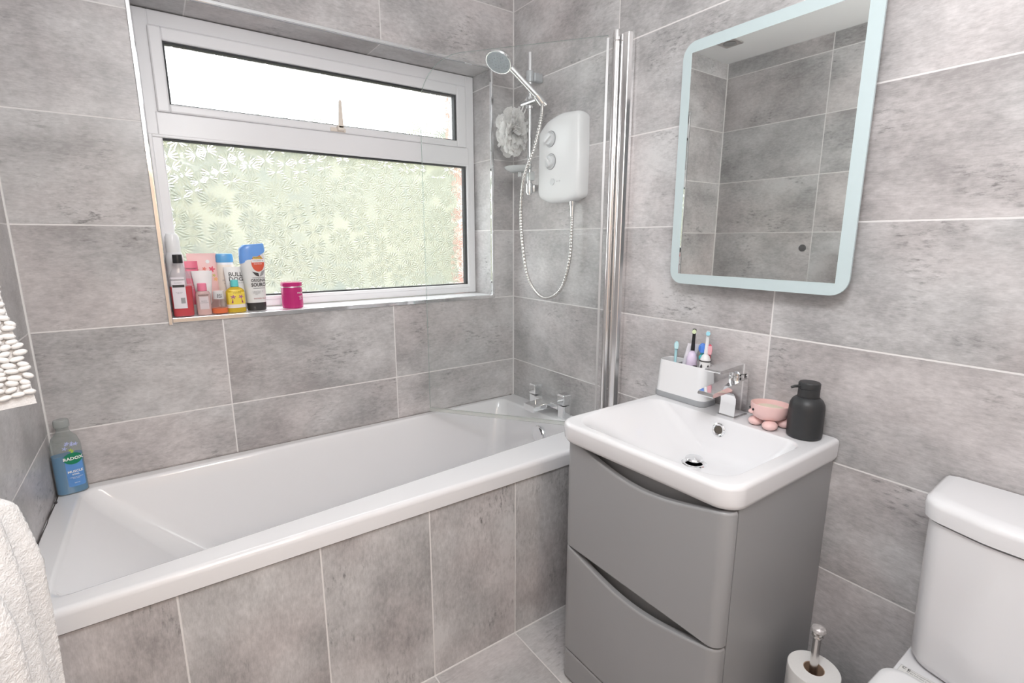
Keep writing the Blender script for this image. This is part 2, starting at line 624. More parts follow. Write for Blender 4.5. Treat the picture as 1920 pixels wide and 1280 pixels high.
def obscure_glass(name, depth=0.0024):
    """pressed daisy-pattern privacy glass"""
    m = bpy.data.materials.new(name)
    m.use_nodes = True
    nt = m.node_tree
    L = nt.links.new
    nt.nodes.remove(nt.nodes['Principled BSDF'])
    out = nt.nodes['Material Output']
    geo = N(nt, 'ShaderNodeNewGeometry')
    sp = N(nt, 'ShaderNodeSeparateXYZ'); L(geo.outputs['Position'], sp.inputs[0])
    cb = N(nt, 'ShaderNodeCombineXYZ'); L(sp.outputs[0], cb.inputs[0]); L(sp.outputs[2], cb.inputs[1])
    sc_ = N(nt, 'ShaderNodeVectorMath', operation='SCALE'); L(cb.outputs[0], sc_.inputs[0]); sc_.inputs['Scale'].default_value = 20
    vo = N(nt, 'ShaderNodeTexVoronoi', voronoi_dimensions='2D'); vo.inputs['Scale'].default_value = 1.0
    L(sc_.outputs[0], vo.inputs['Vector'])
    df = N(nt, 'ShaderNodeVectorMath', operation='SUBTRACT'); L(sc_.outputs[0], df.inputs[0]); L(vo.outputs['Position'], df.inputs[1])
    ds = N(nt, 'ShaderNodeSeparateXYZ'); L(df.outputs[0], ds.inputs[0])
    ang = M(nt, 'ARCTAN2', ds.outputs[1], ds.outputs[0])
    nz = N(nt, 'ShaderNodeTexNoise'); nz.inputs['Scale'].default_value = 90; L(geo.outputs['Position'], nz.inputs['Vector'])
    pet = M(nt, 'SINE', M(nt, 'ADD', M(nt, 'MULTIPLY', ang, 15.0), M(nt, 'MULTIPLY', nz.outputs['Fac'], 2.0)))
    fade = N(nt, 'ShaderNodeMapRange'); fade.inputs['From Min'].default_value = 0.06; fade.inputs['From Max'].default_value = 0.25
    L(vo.outputs['Distance'], fade.inputs['Value'])
    fade2 = N(nt, 'ShaderNodeMapRange'); fade2.inputs['From Min'].default_value = 0.72; fade2.inputs['From Max'].default_value = 0.42
    L(vo.outputs['Distance'], fade2.inputs['Value'])
    h = M(nt, 'MULTIPLY', pet, M(nt, 'MULTIPLY', fade.outputs[0], fade2.outputs[0]))
    h = M(nt, 'ADD', h, M(nt, 'MULTIPLY', nz.outputs['Fac'], 0.22))
    bp = N(nt, 'ShaderNodeBump'); bp.inputs['Strength'].default_value = 1.0; bp.inputs['Distance'].default_value = depth
    L(h, bp.inputs['Height'])
    rf = N(nt, 'ShaderNodeBsdfRefraction'); rf.inputs['Roughness'].default_value = 0.10; rf.inputs['IOR'].default_value = 1.3
    rf.inputs['Color'].default_value = (0.97, 0.98, 0.97, 1)
    L(bp.outputs['Normal'], rf.inputs['Normal'])
    tl = N(nt, 'ShaderNodeBsdfTranslucent'); tl.inputs['Color'].default_value = (0.95, 0.96, 0.95, 1)
    L(bp.outputs['Normal'], tl.inputs['Normal'])
    mx = N(nt, 'ShaderNodeMixShader'); mx.inputs[0].default_value = 0.20
    L(rf.outputs[0], mx.inputs[1]); L(tl.outputs[0], mx.inputs[2])
    gl = N(nt, 'ShaderNodeBsdfGlossy'); gl.inputs['Roughness'].default_value = 0.12; L(bp.outputs['Normal'], gl.inputs['Normal'])
    fr = N(nt, 'ShaderNodeFresnel'); fr.inputs['IOR'].default_value = 1.3
    m2 = N(nt, 'ShaderNodeMixShader'); L(fr.outputs[0], m2.inputs[0]); L(mx.outputs[0], m2.inputs[1]); L(gl.outputs[0], m2.inputs[2])
    L(m2.outputs[0], out.inputs['Surface'])
    return m


OBS = obscure_glass('daisy_pattern_privacy_glass')
OBS2 = obscure_glass('fine_privacy_glass', 0.0004)
win = thing('window_1', 'white framed bathroom window with obscured glass above bath', 'window', ((OX0 + OX1) / 2, FY, SILL))
del win['category']
win['kind'] = 'structure'


def frame_ring(x0, x1, z0, z1, wl, wr, wb, wt, y0, y1, bev=0.004):
    bm = bmesh.new()
    add_box(bm, x0, x0 + wl, y0, y1, z0, z1, bev)
    add_box(bm, x1 - wr, x1, y0, y1, z0, z1, bev)
    add_box(bm, x0 + wl - 0.002, x1 - wr + 0.002, y0 + 0.0004, y1, z0, z0 + wb, bev)
    add_box(bm, x0 + wl - 0.002, x1 - wr + 0.002, y0 + 0.0004, y1, z1 - wt, z1, bev)
    return bm


fr = obj('window_frame', frame_ring(OX0 + 0.002, OX1 - 0.002, SILL + 0.001, OZ1 - 0.002, 0.040, 0.040, 0.040, 0.046, FY, FY + 0.06), UPVC, win, world=True, smooth=0)
obj('transom', box(OX0 + 0.030, OX1 - 0.030, FY - 0.002, FY + 0.05, 1.661, 1.742, 0.005), UPVC, win, world=True, smooth=0)
# bottom fixed light: bead, gasket, pane
lx0, lx1, lz0, lz1 = -1.322, -0.163, 1.132, 1.661
obj('glazing_bead', frame_ring(lx0 - 0.012, lx1 + 0.014, lz0 - 0.014, lz1 + 0.010, 0.012, 0.014, 0.014, 0.010, FY - 0.006, FY + 0.028, 0.003), UPVC, win, world=True, smooth=0)
obj('gasket', frame_ring(lx0 - 0.001, lx1 + 0.001, lz0 - 0.001, lz1 + 0.001, 0.006, 0.012, 0.006, 0.007, FY + 0.004, FY + 0.026, 0.001), RUBBER, win, world=True, smooth=0)
bm = bmesh.new()
vs = [bm.verts.new(p) for p in ((lx0, FY + 0.022, lz0), (lx1, FY + 0.022, lz0), (lx1, FY + 0.022, lz1), (lx0, FY + 0.022, lz1))]
bm.faces.new(vs)
obj('glass_pane', bm, OBS, win, world=True, smooth=0)
# top-hung opening vent
vx0, vx1, vz0, vz1 = -1.300, -0.165, 1.739, 1.992
sash = obj('vent_sash', frame_ring(vx0, vx1, vz0, vz1, 0.036, 0.046, 0.026, 0.040, FY - 0.012, FY + 0.045, 0.005), UPVC, win, world=True, smooth=0)
gx0, gx1, gz0, gz1 = -1.264, -0.211, 1.765, 1.952
obj('gasket', frame_ring(gx0 - 0.001, gx1 + 0.001, gz0 - 0.001, gz1 + 0.001, 0.006, 0.010, 0.004, 0.007, FY - 0.004, FY + 0.02, 0.001), RUBBER, sash, world=True, smooth=0)
bm = bmesh.new()
vs = [bm.verts.new(p) for p in ((gx0, FY + 0.016, gz0), (gx1, FY + 0.016, gz0), (gx1, FY + 0.016, gz1), (gx0, FY + 0.016, gz1))]
bm.faces.new(vs)
obj('glass_pane', bm, OBS2, sash, world=True, smooth=0)
bm = bmesh.new()
add_prism(bm, round_poly([(-0.735, 1.752), (-0.715, 1.752), (-0.718, 1.845), (-0.722, 1.858), (-0.728, 1.845)], 0.003, 3), 'XZ', FY - 0.034, FY - 0.024, 0.002)
add_box(bm, -0.737, -0.713, FY - 0.034, FY - 0.010, 1.744, 1.762, 0.003)
add_box(bm, -0.760, -0.703, FY - 0.018, FY - 0.011, 1.741, 1.755, 0.002)
obj('window_handle', bm, UPVC_OLD, sash, world=True, smooth=30)

# outside: brick reveal, garden hedge, brick outbuilding
def brick_mat(name, scale=1.0):
    m, nt, b = nodes_of(name)
    geo = N(nt, 'ShaderNodeNewGeometry')
    sp = N(nt, 'ShaderNodeSeparateXYZ'); nt.links.new(geo.outputs['Position'], sp.inputs[0])
    cb = N(nt, 'ShaderNodeCombineXYZ')
    nt.links.new(M(nt, 'ADD', sp.outputs[0], sp.outputs[1]), cb.inputs[0]); nt.links.new(sp.outputs[2], cb.inputs[1])
    br = N(nt, 'ShaderNodeTexBrick')
    br.inputs['Color1'].default_value = (0.42, 0.13, 0.085, 1); br.inputs['Color2'].default_value = (0.52, 0.20, 0.13, 1)
    br.inputs['Mortar'].default_value = (0.6, 0.52, 0.45, 1)
    br.inputs['Scale'].default_value = 1.0
    br.inputs['Brick Width'].default_value = 0.225; br.inputs['Row Height'].default_value = 0.075; br.inputs['Mortar Size'].default_value = 0.010
    nt.links.new(cb.outputs[0], br.inputs['Vector'])
    nt.links.new(br.outputs['Color'], b.inputs['Base Color'])
    b.inputs['Roughness'].default_value = 0.9
    return m


BRICK = brick_mat('red_brick')
bm = bmesh.new()
add_box(bm, OX1 - 0.030, 0.12, DEP, DEP + 0.085, 0, CEIL + 0.1)
add_box(bm, -W - 0.12, OX0, DEP, DEP + 0.085, 0, CEIL + 0.1)
add_box(bm, OX0, OX1 - 0.03, DEP, DEP + 0.085, 0, OZ0 - 0.02)
add_box(bm, OX0, OX1 - 0.03, DEP, DEP + 0.085, OZ1 + 0.02, CEIL + 0.1)
struct('wall_outer', bm, BRICK)
GROUND = plain('pale_bounce_ground', (0.66, 0.64, 0.60), 0.9, var=0.3, bscale=8)  # unseen ground, made pale to bounce skylight up onto the ceiling
struct('ground', box(-9, 9, DEP + 0.085, 16, -0.5, -0.3), GROUND)


def leaf_mat(name, ca, cb):
    m, nt, b = nodes_of(name)
    geo = N(nt, 'ShaderNodeNewGeometry')
    nz = N(nt, 'ShaderNodeTexNoise'); nz.inputs['Scale'].default_value = 3.0; nz.inputs['Detail'].default_value = 8
    nt.links.new(geo.outputs['Position'], nz.inputs['Vector'])
    mr = N(nt, 'ShaderNodeMapRange'); mr.inputs['From Min'].default_value = 0.35; mr.inputs['From Max'].default_value = 0.65
    nt.links.new(nz.outputs['Fac'], mr.inputs['Value'])
    mx = N(nt, 'ShaderNodeMix', data_type='RGBA'); mx.inputs['A'].default_value = (*ca, 1); mx.inputs['B'].default_value = (*cb, 1)
    nt.links.new(mr.outputs[0], mx.inputs['Factor'])
    nt.links.new(mx.outputs['Result'], b.inputs['Base Color'])
    b.inputs['Roughness'].default_value = 0.7
    return m


bm = bmesh.new()
bmesh.ops.create_cube(bm, size=1.0)
bmesh.ops.subdivide_edges(bm, edges=bm.edges[:], cuts=26, use_grid_fill=True)
for v in bm.verts:
    p = Vector((1.25 + v.co.x * 6.3, 2.6 + v.co.y * 1.0, 1.02 + v.co.z * 2.52))
    d = mnoise.noise(p * 1.3) * 0.22 + mnoise.noise(p * 5.0) * 0.10
    dirv = Vector((v.co.x * 0.2, v.co.y, v.co.z)).normalized()
    p += dirv * d
    if v.co.z > 0.2:
        p.z -= max(0, -0.2 - p.x) * 0.26 * (v.co.z * 2)
    v.co = p
tag(obj('garden_hedge', bm, leaf_mat('hedge_leaves', (0.038, 0.056, 0.030), (0.175, 0.178, 0.105))), 'green garden hedge seen blurred through the obscured window glass', 'hedge')
bm = box(-4.0, 0.25, 7.0, 10.0, -0.3, 2.72)
out_b = thing('brick_outbuilding', 'pinkish brick outbuilding blurred behind the top left of the lower pane', 'building', (-1.9, 8.5, -0.3))
obj('brick_walls', bm, BRICK, out_b, world=True, smooth=0)
obj('flat_roof', box(-4.1, 0.35, 6.9, 10.1, 2.72, 2.80), plain('felt_roof', (0.2, 0.2, 0.2), 0.9), out_b, world=True, smooth=0)

# ------------------------------------------------------------------ bathtub
tub = thing('bathtub', 'white built-in bathtub with tiled front panel under the window', 'bathtub', (-0.84, -0.35, 0))


def rimz(y):
    return 0.599 + 0.024 * min(1, max(0, -y / 0.707))


def quad_loop(x0, x1, yb0, yb1, yf0, yf1, r, z=None, dz=0.0, seg=8):
    """rounded quad; x0 left, x1 right, back-left / back-right / front-left / front-right y"""
    pts = round_poly([(x0, yf0), (x1, yf1), (x1, yb1), (x0, yb0)], r, seg)
    return [(p.x, p.y, (rimz(p.y) + dz) if z is None else z) for p in pts]


g = 0.0015
loops = [
    quad_loop(-W + g, -g, -g, -g, -0.705, -0.705, 0.004, z=0.570),
    quad_loop(-W + g, -g, -g, -g, -0.708, -0.708, 0.004, dz=-0.016),
    quad_loop(-W + g, -g, -g, -g, -0.7065, -0.7065, 0.004, dz=-0.007),
    quad_loop(-W + g, -g, -g, -g, -0.701, -0.701, 0.004, dz=-0.0015),
    quad_loop(-W + g, -g, -g, -g, -0.693, -0.693, 0.004, dz=0.0),
    quad_loop(-1.628, -0.078, -0.038, -0.020, -0.658, -0.548, 0.035, dz=0.0),
    quad_loop(-1.620, -0.084, -0.044, -0.026, -0.650, -0.541, 0.04, dz=-0.002),
    quad_loop(-1.614, -0.090, -0.050, -0.031, -0.644, -0.535, 0.045, dz=-0.010),
]
top = dict(x0=-1.608, x1=-0.093, yb0=-0.054, yb1=-0.035, yf0=-0.640, yf1=-0.532)
bot = dict(x0=-1.16, x1=-0.235, yb0=-0.150, yb1=-0.150, yf0=-0.525, yf1=-0.50)
for t, z in ((0.04, 0.56), (0.22, 0.47), (0.45, 0.36), (0.66, 0.26), (0.82, 0.205), (0.93, 0.182), (1.0, 0.174)):
    L_ = {k: top[k] * (1 - t) + bot[k] * t for k in top}
    loops.append(quad_loop(L_['x0'], L_['x1'], L_['yb0'], L_['yb1'], L_['yf0'], L_['yf1'], 0.05 + 0.07 * t, z=z))
bm = bmesh.new()
rows = bridge(bm, loops, False, True)
obj('tub_shell', bm, ACRYLIC, tub, world=True, smooth=50)
ov = thing('overflow', '', '', (0, 0, 0)); del ov['label']; del ov['category']
bpy.data.objects.remove(ov)
oc = Vector((-0.104, -0.349, 0.530))
R90 = Matrix.Rotation(-PI / 2 + 0.12, 4, 'Y')
bm = lathe([(0.034, 0.0), (0.037, 0.004), (0.037, 0.014), (0.034, 0.018), (0.0005, 0.019)], 40)
xf(bm, Matrix.Translation(oc) @ R90)
ovo = obj('overflow_cover', bm, CHROME, tub, world=True)
bm = prism([(0.004, 0.030), (0.026, 0.026), (0.030, 0.004)], 'XY', 0.0185, 0.0195)
xf(bm, Matrix.Translation(oc) @ R90 @ Matrix.Rotation(-1.55, 4, 'Z'))
obj('overflow_notch', bm, plain('dark_steel', (0.16, 0.16, 0.16), 0.3, 1.0), ovo, smooth=0, world=True)
ovo.children[0].location = (0, 0, 0)
# sealant: dark mouldy bead along the left wall and back-left, pale elsewhere
pts = [(-W + 0.004, -0.70 + 0.035 * i, rimz(-0.70 + 0.035 * i) + 0.001) for i in range(21)]
bm = tube([(p[0] + random.uniform(-0.001, 0.0015), p[1], p[2]) for p in pts], [random.uniform(0.0010, 0.0024) for _ in pts], 8)
add_ell(bm, (-W + 0.006, -0.105, rimz(-0.1) + 0.002), (0.004, 0.009, 0.003), 8)
obj('mouldy_sealant', bm, MOULD, tub, world=True)['label'] = 'dark mouldy sealant bead'
bm = tube([(-W + 0.05 * i, -0.003, rimz(0) + 0.001) for i in range(34)], [random.uniform(0.0012, 0.0026) for _ in range(34)], 8)
for x, r in ((-0.62, 0.003), (-0.30, 0.003), (-0.02, 0.004), (-0.965, 0.002)):
    add_ell(bm, (x, -0.004, rimz(0) + 0.002), (r * 1.8, r, r), 8)
obj('back_sealant', bm, plain('grey_sealant', (0.30, 0.28, 0.27), 0.6, var=0.4, bscale=30), tub, world=True)

# bath filler taps
tap = thing('bath_mixer_tap', 'chrome two handle bath filler tap on the bath rim', 'tap', (-0.046, -0.332, 0.607))
for y in (-0.235, -0.427):
    bm = bmesh.new()
    add_lathe(bm, [(0.030, 0.0), (0.030, 0.004), (0.024, 0.007)], 28, c=(-0.046, y, 0.606))
    secs = []
    for z, h in ((0.611, 0.021), (0.640, 0.020), (0.668, 0.021)):
        secs.append([(x, yy, z) for x, yy in [tuple(p) for p in round_poly([(-0.046 - h, y - h), (-0.046 + h, y - h), (-0.046 + h, y + h), (-0.046 - h, y + h)], 0.006, 4)]])
    bridge(bm, secs)
    obj('pillar', bm, CHROME, tap, world=True)
bm = box(-0.068, -0.024, -0.410, -0.252, 0.646, 0.668, 0.004)
add_prism(bm, [(-0.302, 0.0), (-0.362, 0.0), (-0.358, 0), (-0.306, 0)], 'XY', 0.65, 0.651) if False else None
sp_ = []
for x, z0, z1, hy in ((-0.030, 0.644, 0.669, 0.040), (-0.075, 0.642, 0.669, 0.036), (-0.120, 0.641, 0.667, 0.034), (-0.158, 0.638, 0.665, 0.034)):
    sp_.append([(x, -0.332 + a, b) for a, b in [tuple(p) for p in round_poly([(-hy, z0), (hy, z0), (hy, z1), (-hy, z1)], 0.005, 4)]])
bridge(bm, sp_)
obj('spout_bridge', bm, CHROME, tap, world=True)
for y in (-0.235, -0.427):
    h = 0.0215
    bm = bmesh.new()
    secs = []
    for z, k in ((0.671, 0.019), (0.674, h), (0.712, h), (0.716, h - 0.003)):
        secs.append([(p.x, p.y, z) for p in round_poly([(-0.046 - k, y - k), (-0.046 + k, y - k), (-0.046 + k, y + k), (-0.046 - k, y + k)], 0.004, 4)])
    bridge(bm, secs)
    obj('tap_handle', bm, CHROME, tap, world=True)

# ------------------------------------------------------------------ shower screen
H2, E2 = Vector((-0.046, -0.622)), Vector((-0.478, -0.066))
dirs = (E2 - H2).normalized()
LEN = (E2 - H2).length
nrm2 = Vector((-dirs.y, dirs.x))
scr = thing('shower_screen', 'hinged clear glass shower screen with chrome post over bath', 'shower screen', (-0.03, -0.64, 0.62))


def sw(s, z, o=0.0):
    p = H2 + dirs * s + nrm2 * o
    return (p.x, p.y, z)


S0, S1, Z0, Z1 = 0.010, LEN, 0.640, 1.998
out = [(S0, Z0), (S1, Z0)]
RC = 0.17
for k in range(17):
    a = (PI / 2) * k / 16
    out.append((S1 - RC + RC * math.cos(a), Z1 - RC + RC * math.sin(a)))
out.append((S0, Z1))
bm = bmesh.new()
th = 0.003
fa = [bm.verts.new(sw(s, z, -th)) for s, z in out]
fb = [bm.verts.new(sw(s, z, th)) for s, z in out]
bm.faces.new(list(reversed(fa)))
bm.faces.new(fb)
n = len(out)
for i in range(n):
    f = bm.faces.new((fa[i], fa[(i + 1) % n], fb[(i + 1) % n], fb[i]))
    f.material_index = 1
obj('glass_panel', bm, [GLASS, GEDGE], scr, world=True, smooth=0)
bm = bmesh.new()
bridge(bm, [[sw(s, 0.642, -0.005), sw(s, 0.642, 0.005), sw(s, 0.630, 0.005), sw(s, 0.626, 0.0), sw(s, 0.630, -0.005)] for s in (S0, S1)])
obj('bottom_seal', bm, SEALC, scr, world=True, smooth=0)
bm = lathe([(0.0105, 0.0), (0.0125, 0.003), (0.0125, 1.352), (0.0105, 1.354), (0.0125, 1.356), (0.0125, 1.384), (0.011, 1.388), (0.0005, 1.389)], 28, c=(-0.032, -0.634, 0.625))
POSTC = plain('bright_polished_aluminium', (0.93, 0.92, 0.92), 0.16, 1.0, var=0.02, bscale=8)
obj('hinge_post', bm, POSTC, scr, world=True)
bm = bmesh.new()
add_prism(bm, round_poly([(0.0, -0.690), (0.0, -0.645), (-0.016, -0.645), (-0.030, -0.652), (-0.034, -0.668), (-0.030, -0.684), (-0.016, -0.690)], 0.006, 4), 'XY', 0.625, 1.995)
obj('wall_profile', bm, POSTC, scr, world=True)
bm = bmesh.new()
bridge(bm, [[sw(s, z, o) for s, o in ((0.006, -0.005), (0.014, -0.005), (0.014, 0.005), (0.006, 0.005))] for z in (0.640, 1.990)])
obj('glass_clamp_strip', bm, plain('grey_anodised', (0.62, 0.62, 0.62), 0.3, 0.4), scr, world=True, smooth=0)

# ------------------------------------------------------------------ shower rail set
rail = thing('shower_rail', 'chrome riser rail with hand shower in the window corner', 'shower', (0, -0.195, 1.54))
RX, RY = -0.058, -0.195
bm = tube([(RX, RY, 1.520), (RX, RY, 2.060)], 0.0095, 16)
obj('riser_rail', bm, CHROME, rail, world=True)
for z in (1.545, 1.972):
    bm = box(-0.045, -0.001, RY - 0.013, RY + 0.013, z - 0.017, z + 0.017, 0.006, 3)
    add_lathe(bm, [(0.0145, -0.02), (0.0155, -0.016), (0.0155, 0.016), (0.0145, 0.02)], 20, c=(RX, RY, z))
    obj('rail_bracket', bm, CHROME if z < 1.8 else plain('grey_bracket', (0.50, 0.52, 0.54), 0.3, 0.3), rail, world=True)
HC = Vector((-0.072, -0.276, 1.872))
HT = Vector((-0.172, -0.222, 1.980))
bm = lathe([(0.010, 0.0), (0.0145, 0.004), (0.0145, 0.100), (0.010, 0.106)], 20, c=(RX - 0.004, -0.258, 1.874), axis='Y')
add_lathe(bm, [(0.016, -0.022), (0.017, -0.018), (0.017, 0.018), (0.016, 0.022)], 20, c=(RX, RY, 1.874))
add_tube(bm, [HC + Vector((0.012, -0.002, -0.016)), HC + (HT - HC) * 0.10], [0.017, 0.0165], 18)
add_tube(bm, [(RX - 0.004, -0.255, 1.874), tuple(HC)], 0.013, 12)
obj('slider_holder', bm, CHROME, rail, world=True)
# hand shower: handle and head
ax = (HT - HC).normalized()
bm = tube([HC - ax * 0.035, HC, HC + (HT - HC) * 0.3, HC + (HT - HC) * 0.7, HT], [0.011, 0.0125, 0.0125, 0.0115, 0.0125], 18)
hd = obj('hand_shower', bm, CHROME, rail, world=True)
face_n = Vector((-0.50, -0.20, -0.84)).normalized()
side = (ax - face_n * ax.dot(face_n)).normalized()
HCEN = HT + side * 0.048 + face_n * 0.004
q = Vector((0, 0, 1)).rotation_difference(face_n).to_matrix().to_4x4()
T = Matrix.Translation(HCEN) @ q
bm = lathe([(0.020, -0.022), (0.040, -0.014), (0.051, -0.002), (0.053, 0.006), (0.0505, 0.011), (0.048, 0.010)], 40, cap1=True)
xf(bm, T)
obj('shower_head', bm, CHROME, hd, smooth=40)
ch = hd.children[0]
ch.data.transform(Matrix.Translation(-rail.location))
bm = lathe([(0.047, 0.009), (0.046, 0.012), (0.0005, 0.0135)], 36)
for ring, cnt in ((0.012, 6), (0.024, 12), (0.036, 18)):
    for k in range(cnt):
        a = 2 * PI * k / cnt
        add_ell(bm, (ring * math.cos(a), ring * math.sin(a), 0.0135), (0.0018, 0.0018, 0.002), 8)
xf(bm, T)
o = obj('spray_plate', bm, plain('grey_spray_plate', (0.36, 0.40, 0.43), 0.35), hd)
o.data.transform(Matrix.Translation(-rail.location))
# soap dish at the foot of the rail
bm = bmesh.new()
secs = []
for z, k in ((0.0, 0.45), (0.006, 0.72), (0.014, 0.93), (0.022, 1.0), (0.0225, 0.95), (0.014, 0.84), (0.008, 0.62), (0.005, 0.3)):
    secs.append([(-0.098 + 0.052 * k * math.cos(t), -0.170 + 0.066 * k * math.sin(t), 1.608 + z) for t in [2 * PI * i / 36 for i in range(36)]])
bridge(bm, secs)
add_box(bm, -0.066, -0.042, RY - 0.018, RY + 0.018, 1.575, 1.612, 0.006)
add_tube(bm, [(-0.10, -0.185, 1.612), (-0.10, -0.185, 1.590)], 0.007, 10)
obj('soap_dish', bm, clear('frosted_clear_plastic', (0.9, 0.92, 0.92), 0.55, (0.80, 0.82, 0.82), 1.4, 0.15), rail, world=True)

# electric shower unit
unit = thing('electric_shower', 'white wall mounted electric shower unit with two round dials', 'shower heater', (0, -0.37, 1.478))
HO = [(-0.250, 1.502), (-0.248, 1.625), (-0.252, 1.752), (-0.300, 1.788), (-0.385, 1.806), (-0.486, 1.796), (-0.493, 1.640), (-0.488, 1.492), (-0.430, 1.477), (-0.315, 1.479)]
HR = [0.03, 0.3, 0.025, 0.08, 0.2, 0.02, 0.3, 0.022, 0.2, 0.1]
ctr = Vector((-0.37, 1.64))


def houtline(inset):
    pts = round_poly(HO, HR, 6)
    return [p + (ctr - p).normalized() * inset for p in pts]


bm = bmesh.new()
bridge(bm, [[(x, p.x, p.y) for p in houtline(i)] for x, i in ((-0.001, 0.006), (-0.018, 0.001), (-0.040, 0.0), (-0.052, 0.003), (-0.059, 0.010), (-0.062, 0.022), (-0.064, 0.045), (-0.0655, 0.075))])
obj('unit_casing', bm, WPLAST, unit, world=True, smooth=60)
XF = -0.0655
DIAL = plain('white_dial', (0.70, 0.71, 0.725), 0.3)
for (y, z, lbl) in ((-0.338, 1.716, 0), (-0.341, 1.633, 1)):
    bm = lathe([(0.0275, 0.0), (0.0275, -0.004), (0.0255, -0.0045), (0.0235, -0.003), (0.0225, -0.009), (0.020, -0.013), (0.0005, -0.0135)], 32, c=(XF, y, z), axis='X')
    d = obj('control_dial', bm, DIAL, unit, world=True)
    bm = bmesh.new()
    a = 0.5 if lbl == 0 else -0.9
    add_box(bm, -0.0045, 0.0045, -0.021, 0.021, 0, 0.008, 0.002)
    xf(bm, Matrix.Translation((XF - 0.012, y, z)) @ Matrix.Rotation(-PI / 2, 4, 'Y') @ Matrix.Rotation(a, 4, 'Z'))
    obj('dial_grip', bm, WPLAST, d, world=True)
    bm = lathe([(0.0300, 0.002), (0.0300, -0.0016), (0.0272, -0.0016)], 32, c=(XF, y, z), axis='X', cap0=False, cap1=False)
    obj('dial_ring', bm, INKG, d, world=True)
bm = lathe([(0.0125, 0.0), (0.0125, -0.003), (0.0100, -0.0035), (0.0005, -0.003)], 24, c=(-0.066, -0.353, 1.557), axis='X')
obj('start_button', bm, DIAL, unit, world=True)


def on_unit(u, v):
    return (-0.0665, -(u) - 0.37, v + 1.64 - 1.478) if False else (-0.0664, -u, v)


def unit_fn(u, v):
    return (-0.0668, -0.352 - u + 0.37, 1.556 + v - 1.478)


words('unit_lettering', 'ELECTRA'[:0] + 'on / off', 0.008, INKG, unit, unit_fn, 0.036, 0.001)
bm = lathe([(0.0125, 0.0), (0.0125, -0.012), (0.010, -0.018)], 20, c=(-0.036, -0.438, 1.480))
obj('outlet_nut', bm, CHROME, unit, world=True)

# metal hose
hp = spline([(-0.062, -0.282, 1.852), (-0.075, -0.292, 1.80), (-0.098, -0.280, 1.690), (-0.115, -0.236, 1.585), (-0.102, -0.198, 1.450), (-0.090, -0.192, 1.330), (-0.078, -0.212, 1.190),
             (-0.066, -0.265, 1.118), (-0.056, -0.330, 1.104), (-0.048, -0.400, 1.150), (-0.042, -0.436, 1.260), (-0.038, -0.440, 1.380), (-0.036, -0.438, 1.468)], 40)
rr = [0.0074 if (i % 4) < 2 else 0.0060 for i in range(len(hp))]
tag(obj('shower_hose', tube(hp, rr, 12), SATIN, smooth=80), 'ribbed metal hose looping from the white shower unit to the hand shower', 'hose')
bm = tube([(-0.036, -0.438, 1.467), (-0.037, -0.439, 1.425)], [0.0105, 0.0085], 16)
h0 = bpy.data.objects['shower_hose']
obj('hose_end', bm, CHROME, h0)

# bath puff hanging on the slider
puff = thing('bath_puff', 'white mesh bath puff hanging from the shower slider', 'bath puff', (-0.100, -0.150, 1.70))
PC = Vector((-0.105, -0.140, 1.775))
bm = bmesh.new()
rnd = random.Random(3)
for k in range(84):
    # a ruffled petal: strip fanned out from the tied heart
    th0 = rnd.uniform(0, 2 * PI)
    ph0 = math.acos(rnd.uniform(-1, 1))
    d = Vector((math.sin(ph0) * math.cos(th0), math.sin(ph0) * math.sin(th0), math.cos(ph0)))
    a = d.orthogonal().normalized()
    a = (Matrix.Rotation(rnd.uniform(0, 2 * PI), 3, d) @ a)
    b = d.cross(a)
    R = rnd.uniform(0.054, 0.084)
    rows_ = []
    for i in range(5):
        t = i / 4
        row = []
        for j in range(9):
            s = (j / 8 - 0.5) * 2
            wob = (math.sin(s * 11 + k) * 0.006 + math.sin(s * 23 + 2.3 * k) * 0.003) * t
            p = d * (R * t * (1 - 0.22 * s * s)) + a * (s * 0.036 * math.sin(min(1, t * 1.2) * PI / 2)) + b * (wob + 0.006 * t * t)
            row.append(Vector((p.x * 0.9, p.y, p.z * (1.35 if p.z < 0 else 1.15))) + PC)
        rows_.append(row)
    bridge(bm, rows_, False, False, closed=False)
PUFF = bpy.data.materials.new('white_mesh_net')
PUFF.use_nodes = True
nt = PUFF.node_tree
b = nt.nodes['Principled BSDF']
b.inputs['Base Color'].default_value = (0.95, 0.945, 0.935, 1)
b.inputs['Roughness'].default_value = 0.6
vo = N(nt, 'ShaderNodeTexNoise'); vo.inputs['Scale'].default_value = 240
tc = N(nt, 'ShaderNodeTexCoord'); nt.links.new(tc.outputs['Object'], vo.inputs['Vector'])
mr = N(nt, 'ShaderNodeMapRange'); mr.inputs['From Min'].default_value = 0.3; mr.inputs['From Max'].default_value = 0.62
mr.inputs['To Min'].default_value = 0.65; mr.inputs['To Max'].default_value = 1.0
nt.links.new(vo.outputs['Fac'], mr.inputs['Value']); nt.links.new(mr.outputs[0], b.inputs['Alpha'])
tl = N(nt, 'ShaderNodeBsdfTranslucent'); tl.inputs[0].default_value = (0.95, 0.94, 0.93, 1)
mxp = N(nt, 'ShaderNodeMixShader'); mxp.inputs[0].default_value = 0.6
nt.links.new(b.outputs[0], mxp.inputs[1]); nt.links.new(tl.outputs[0], mxp.inputs[2])
nt.links.new(mxp.outputs[0], nt.nodes['Material Output'].inputs['Surface'])
obj('mesh_ruffles', bm, PUFF, puff, world=True, smooth=80, recalc=False)
bm = tube(spline([(-0.105, -0.150, 1.80), (-0.080, -0.165, 1.845), (-0.066, -0.180, 1.892), (-0.050, -0.176, 1.893), (-0.070, -0.172, 1.84), (-0.105, -0.160, 1.80)], 8), 0.0026, 8)
obj('hanging_cord', bm, plain('white_cord', (0.88, 0.87, 0.85), 0.6), puff, world=True)

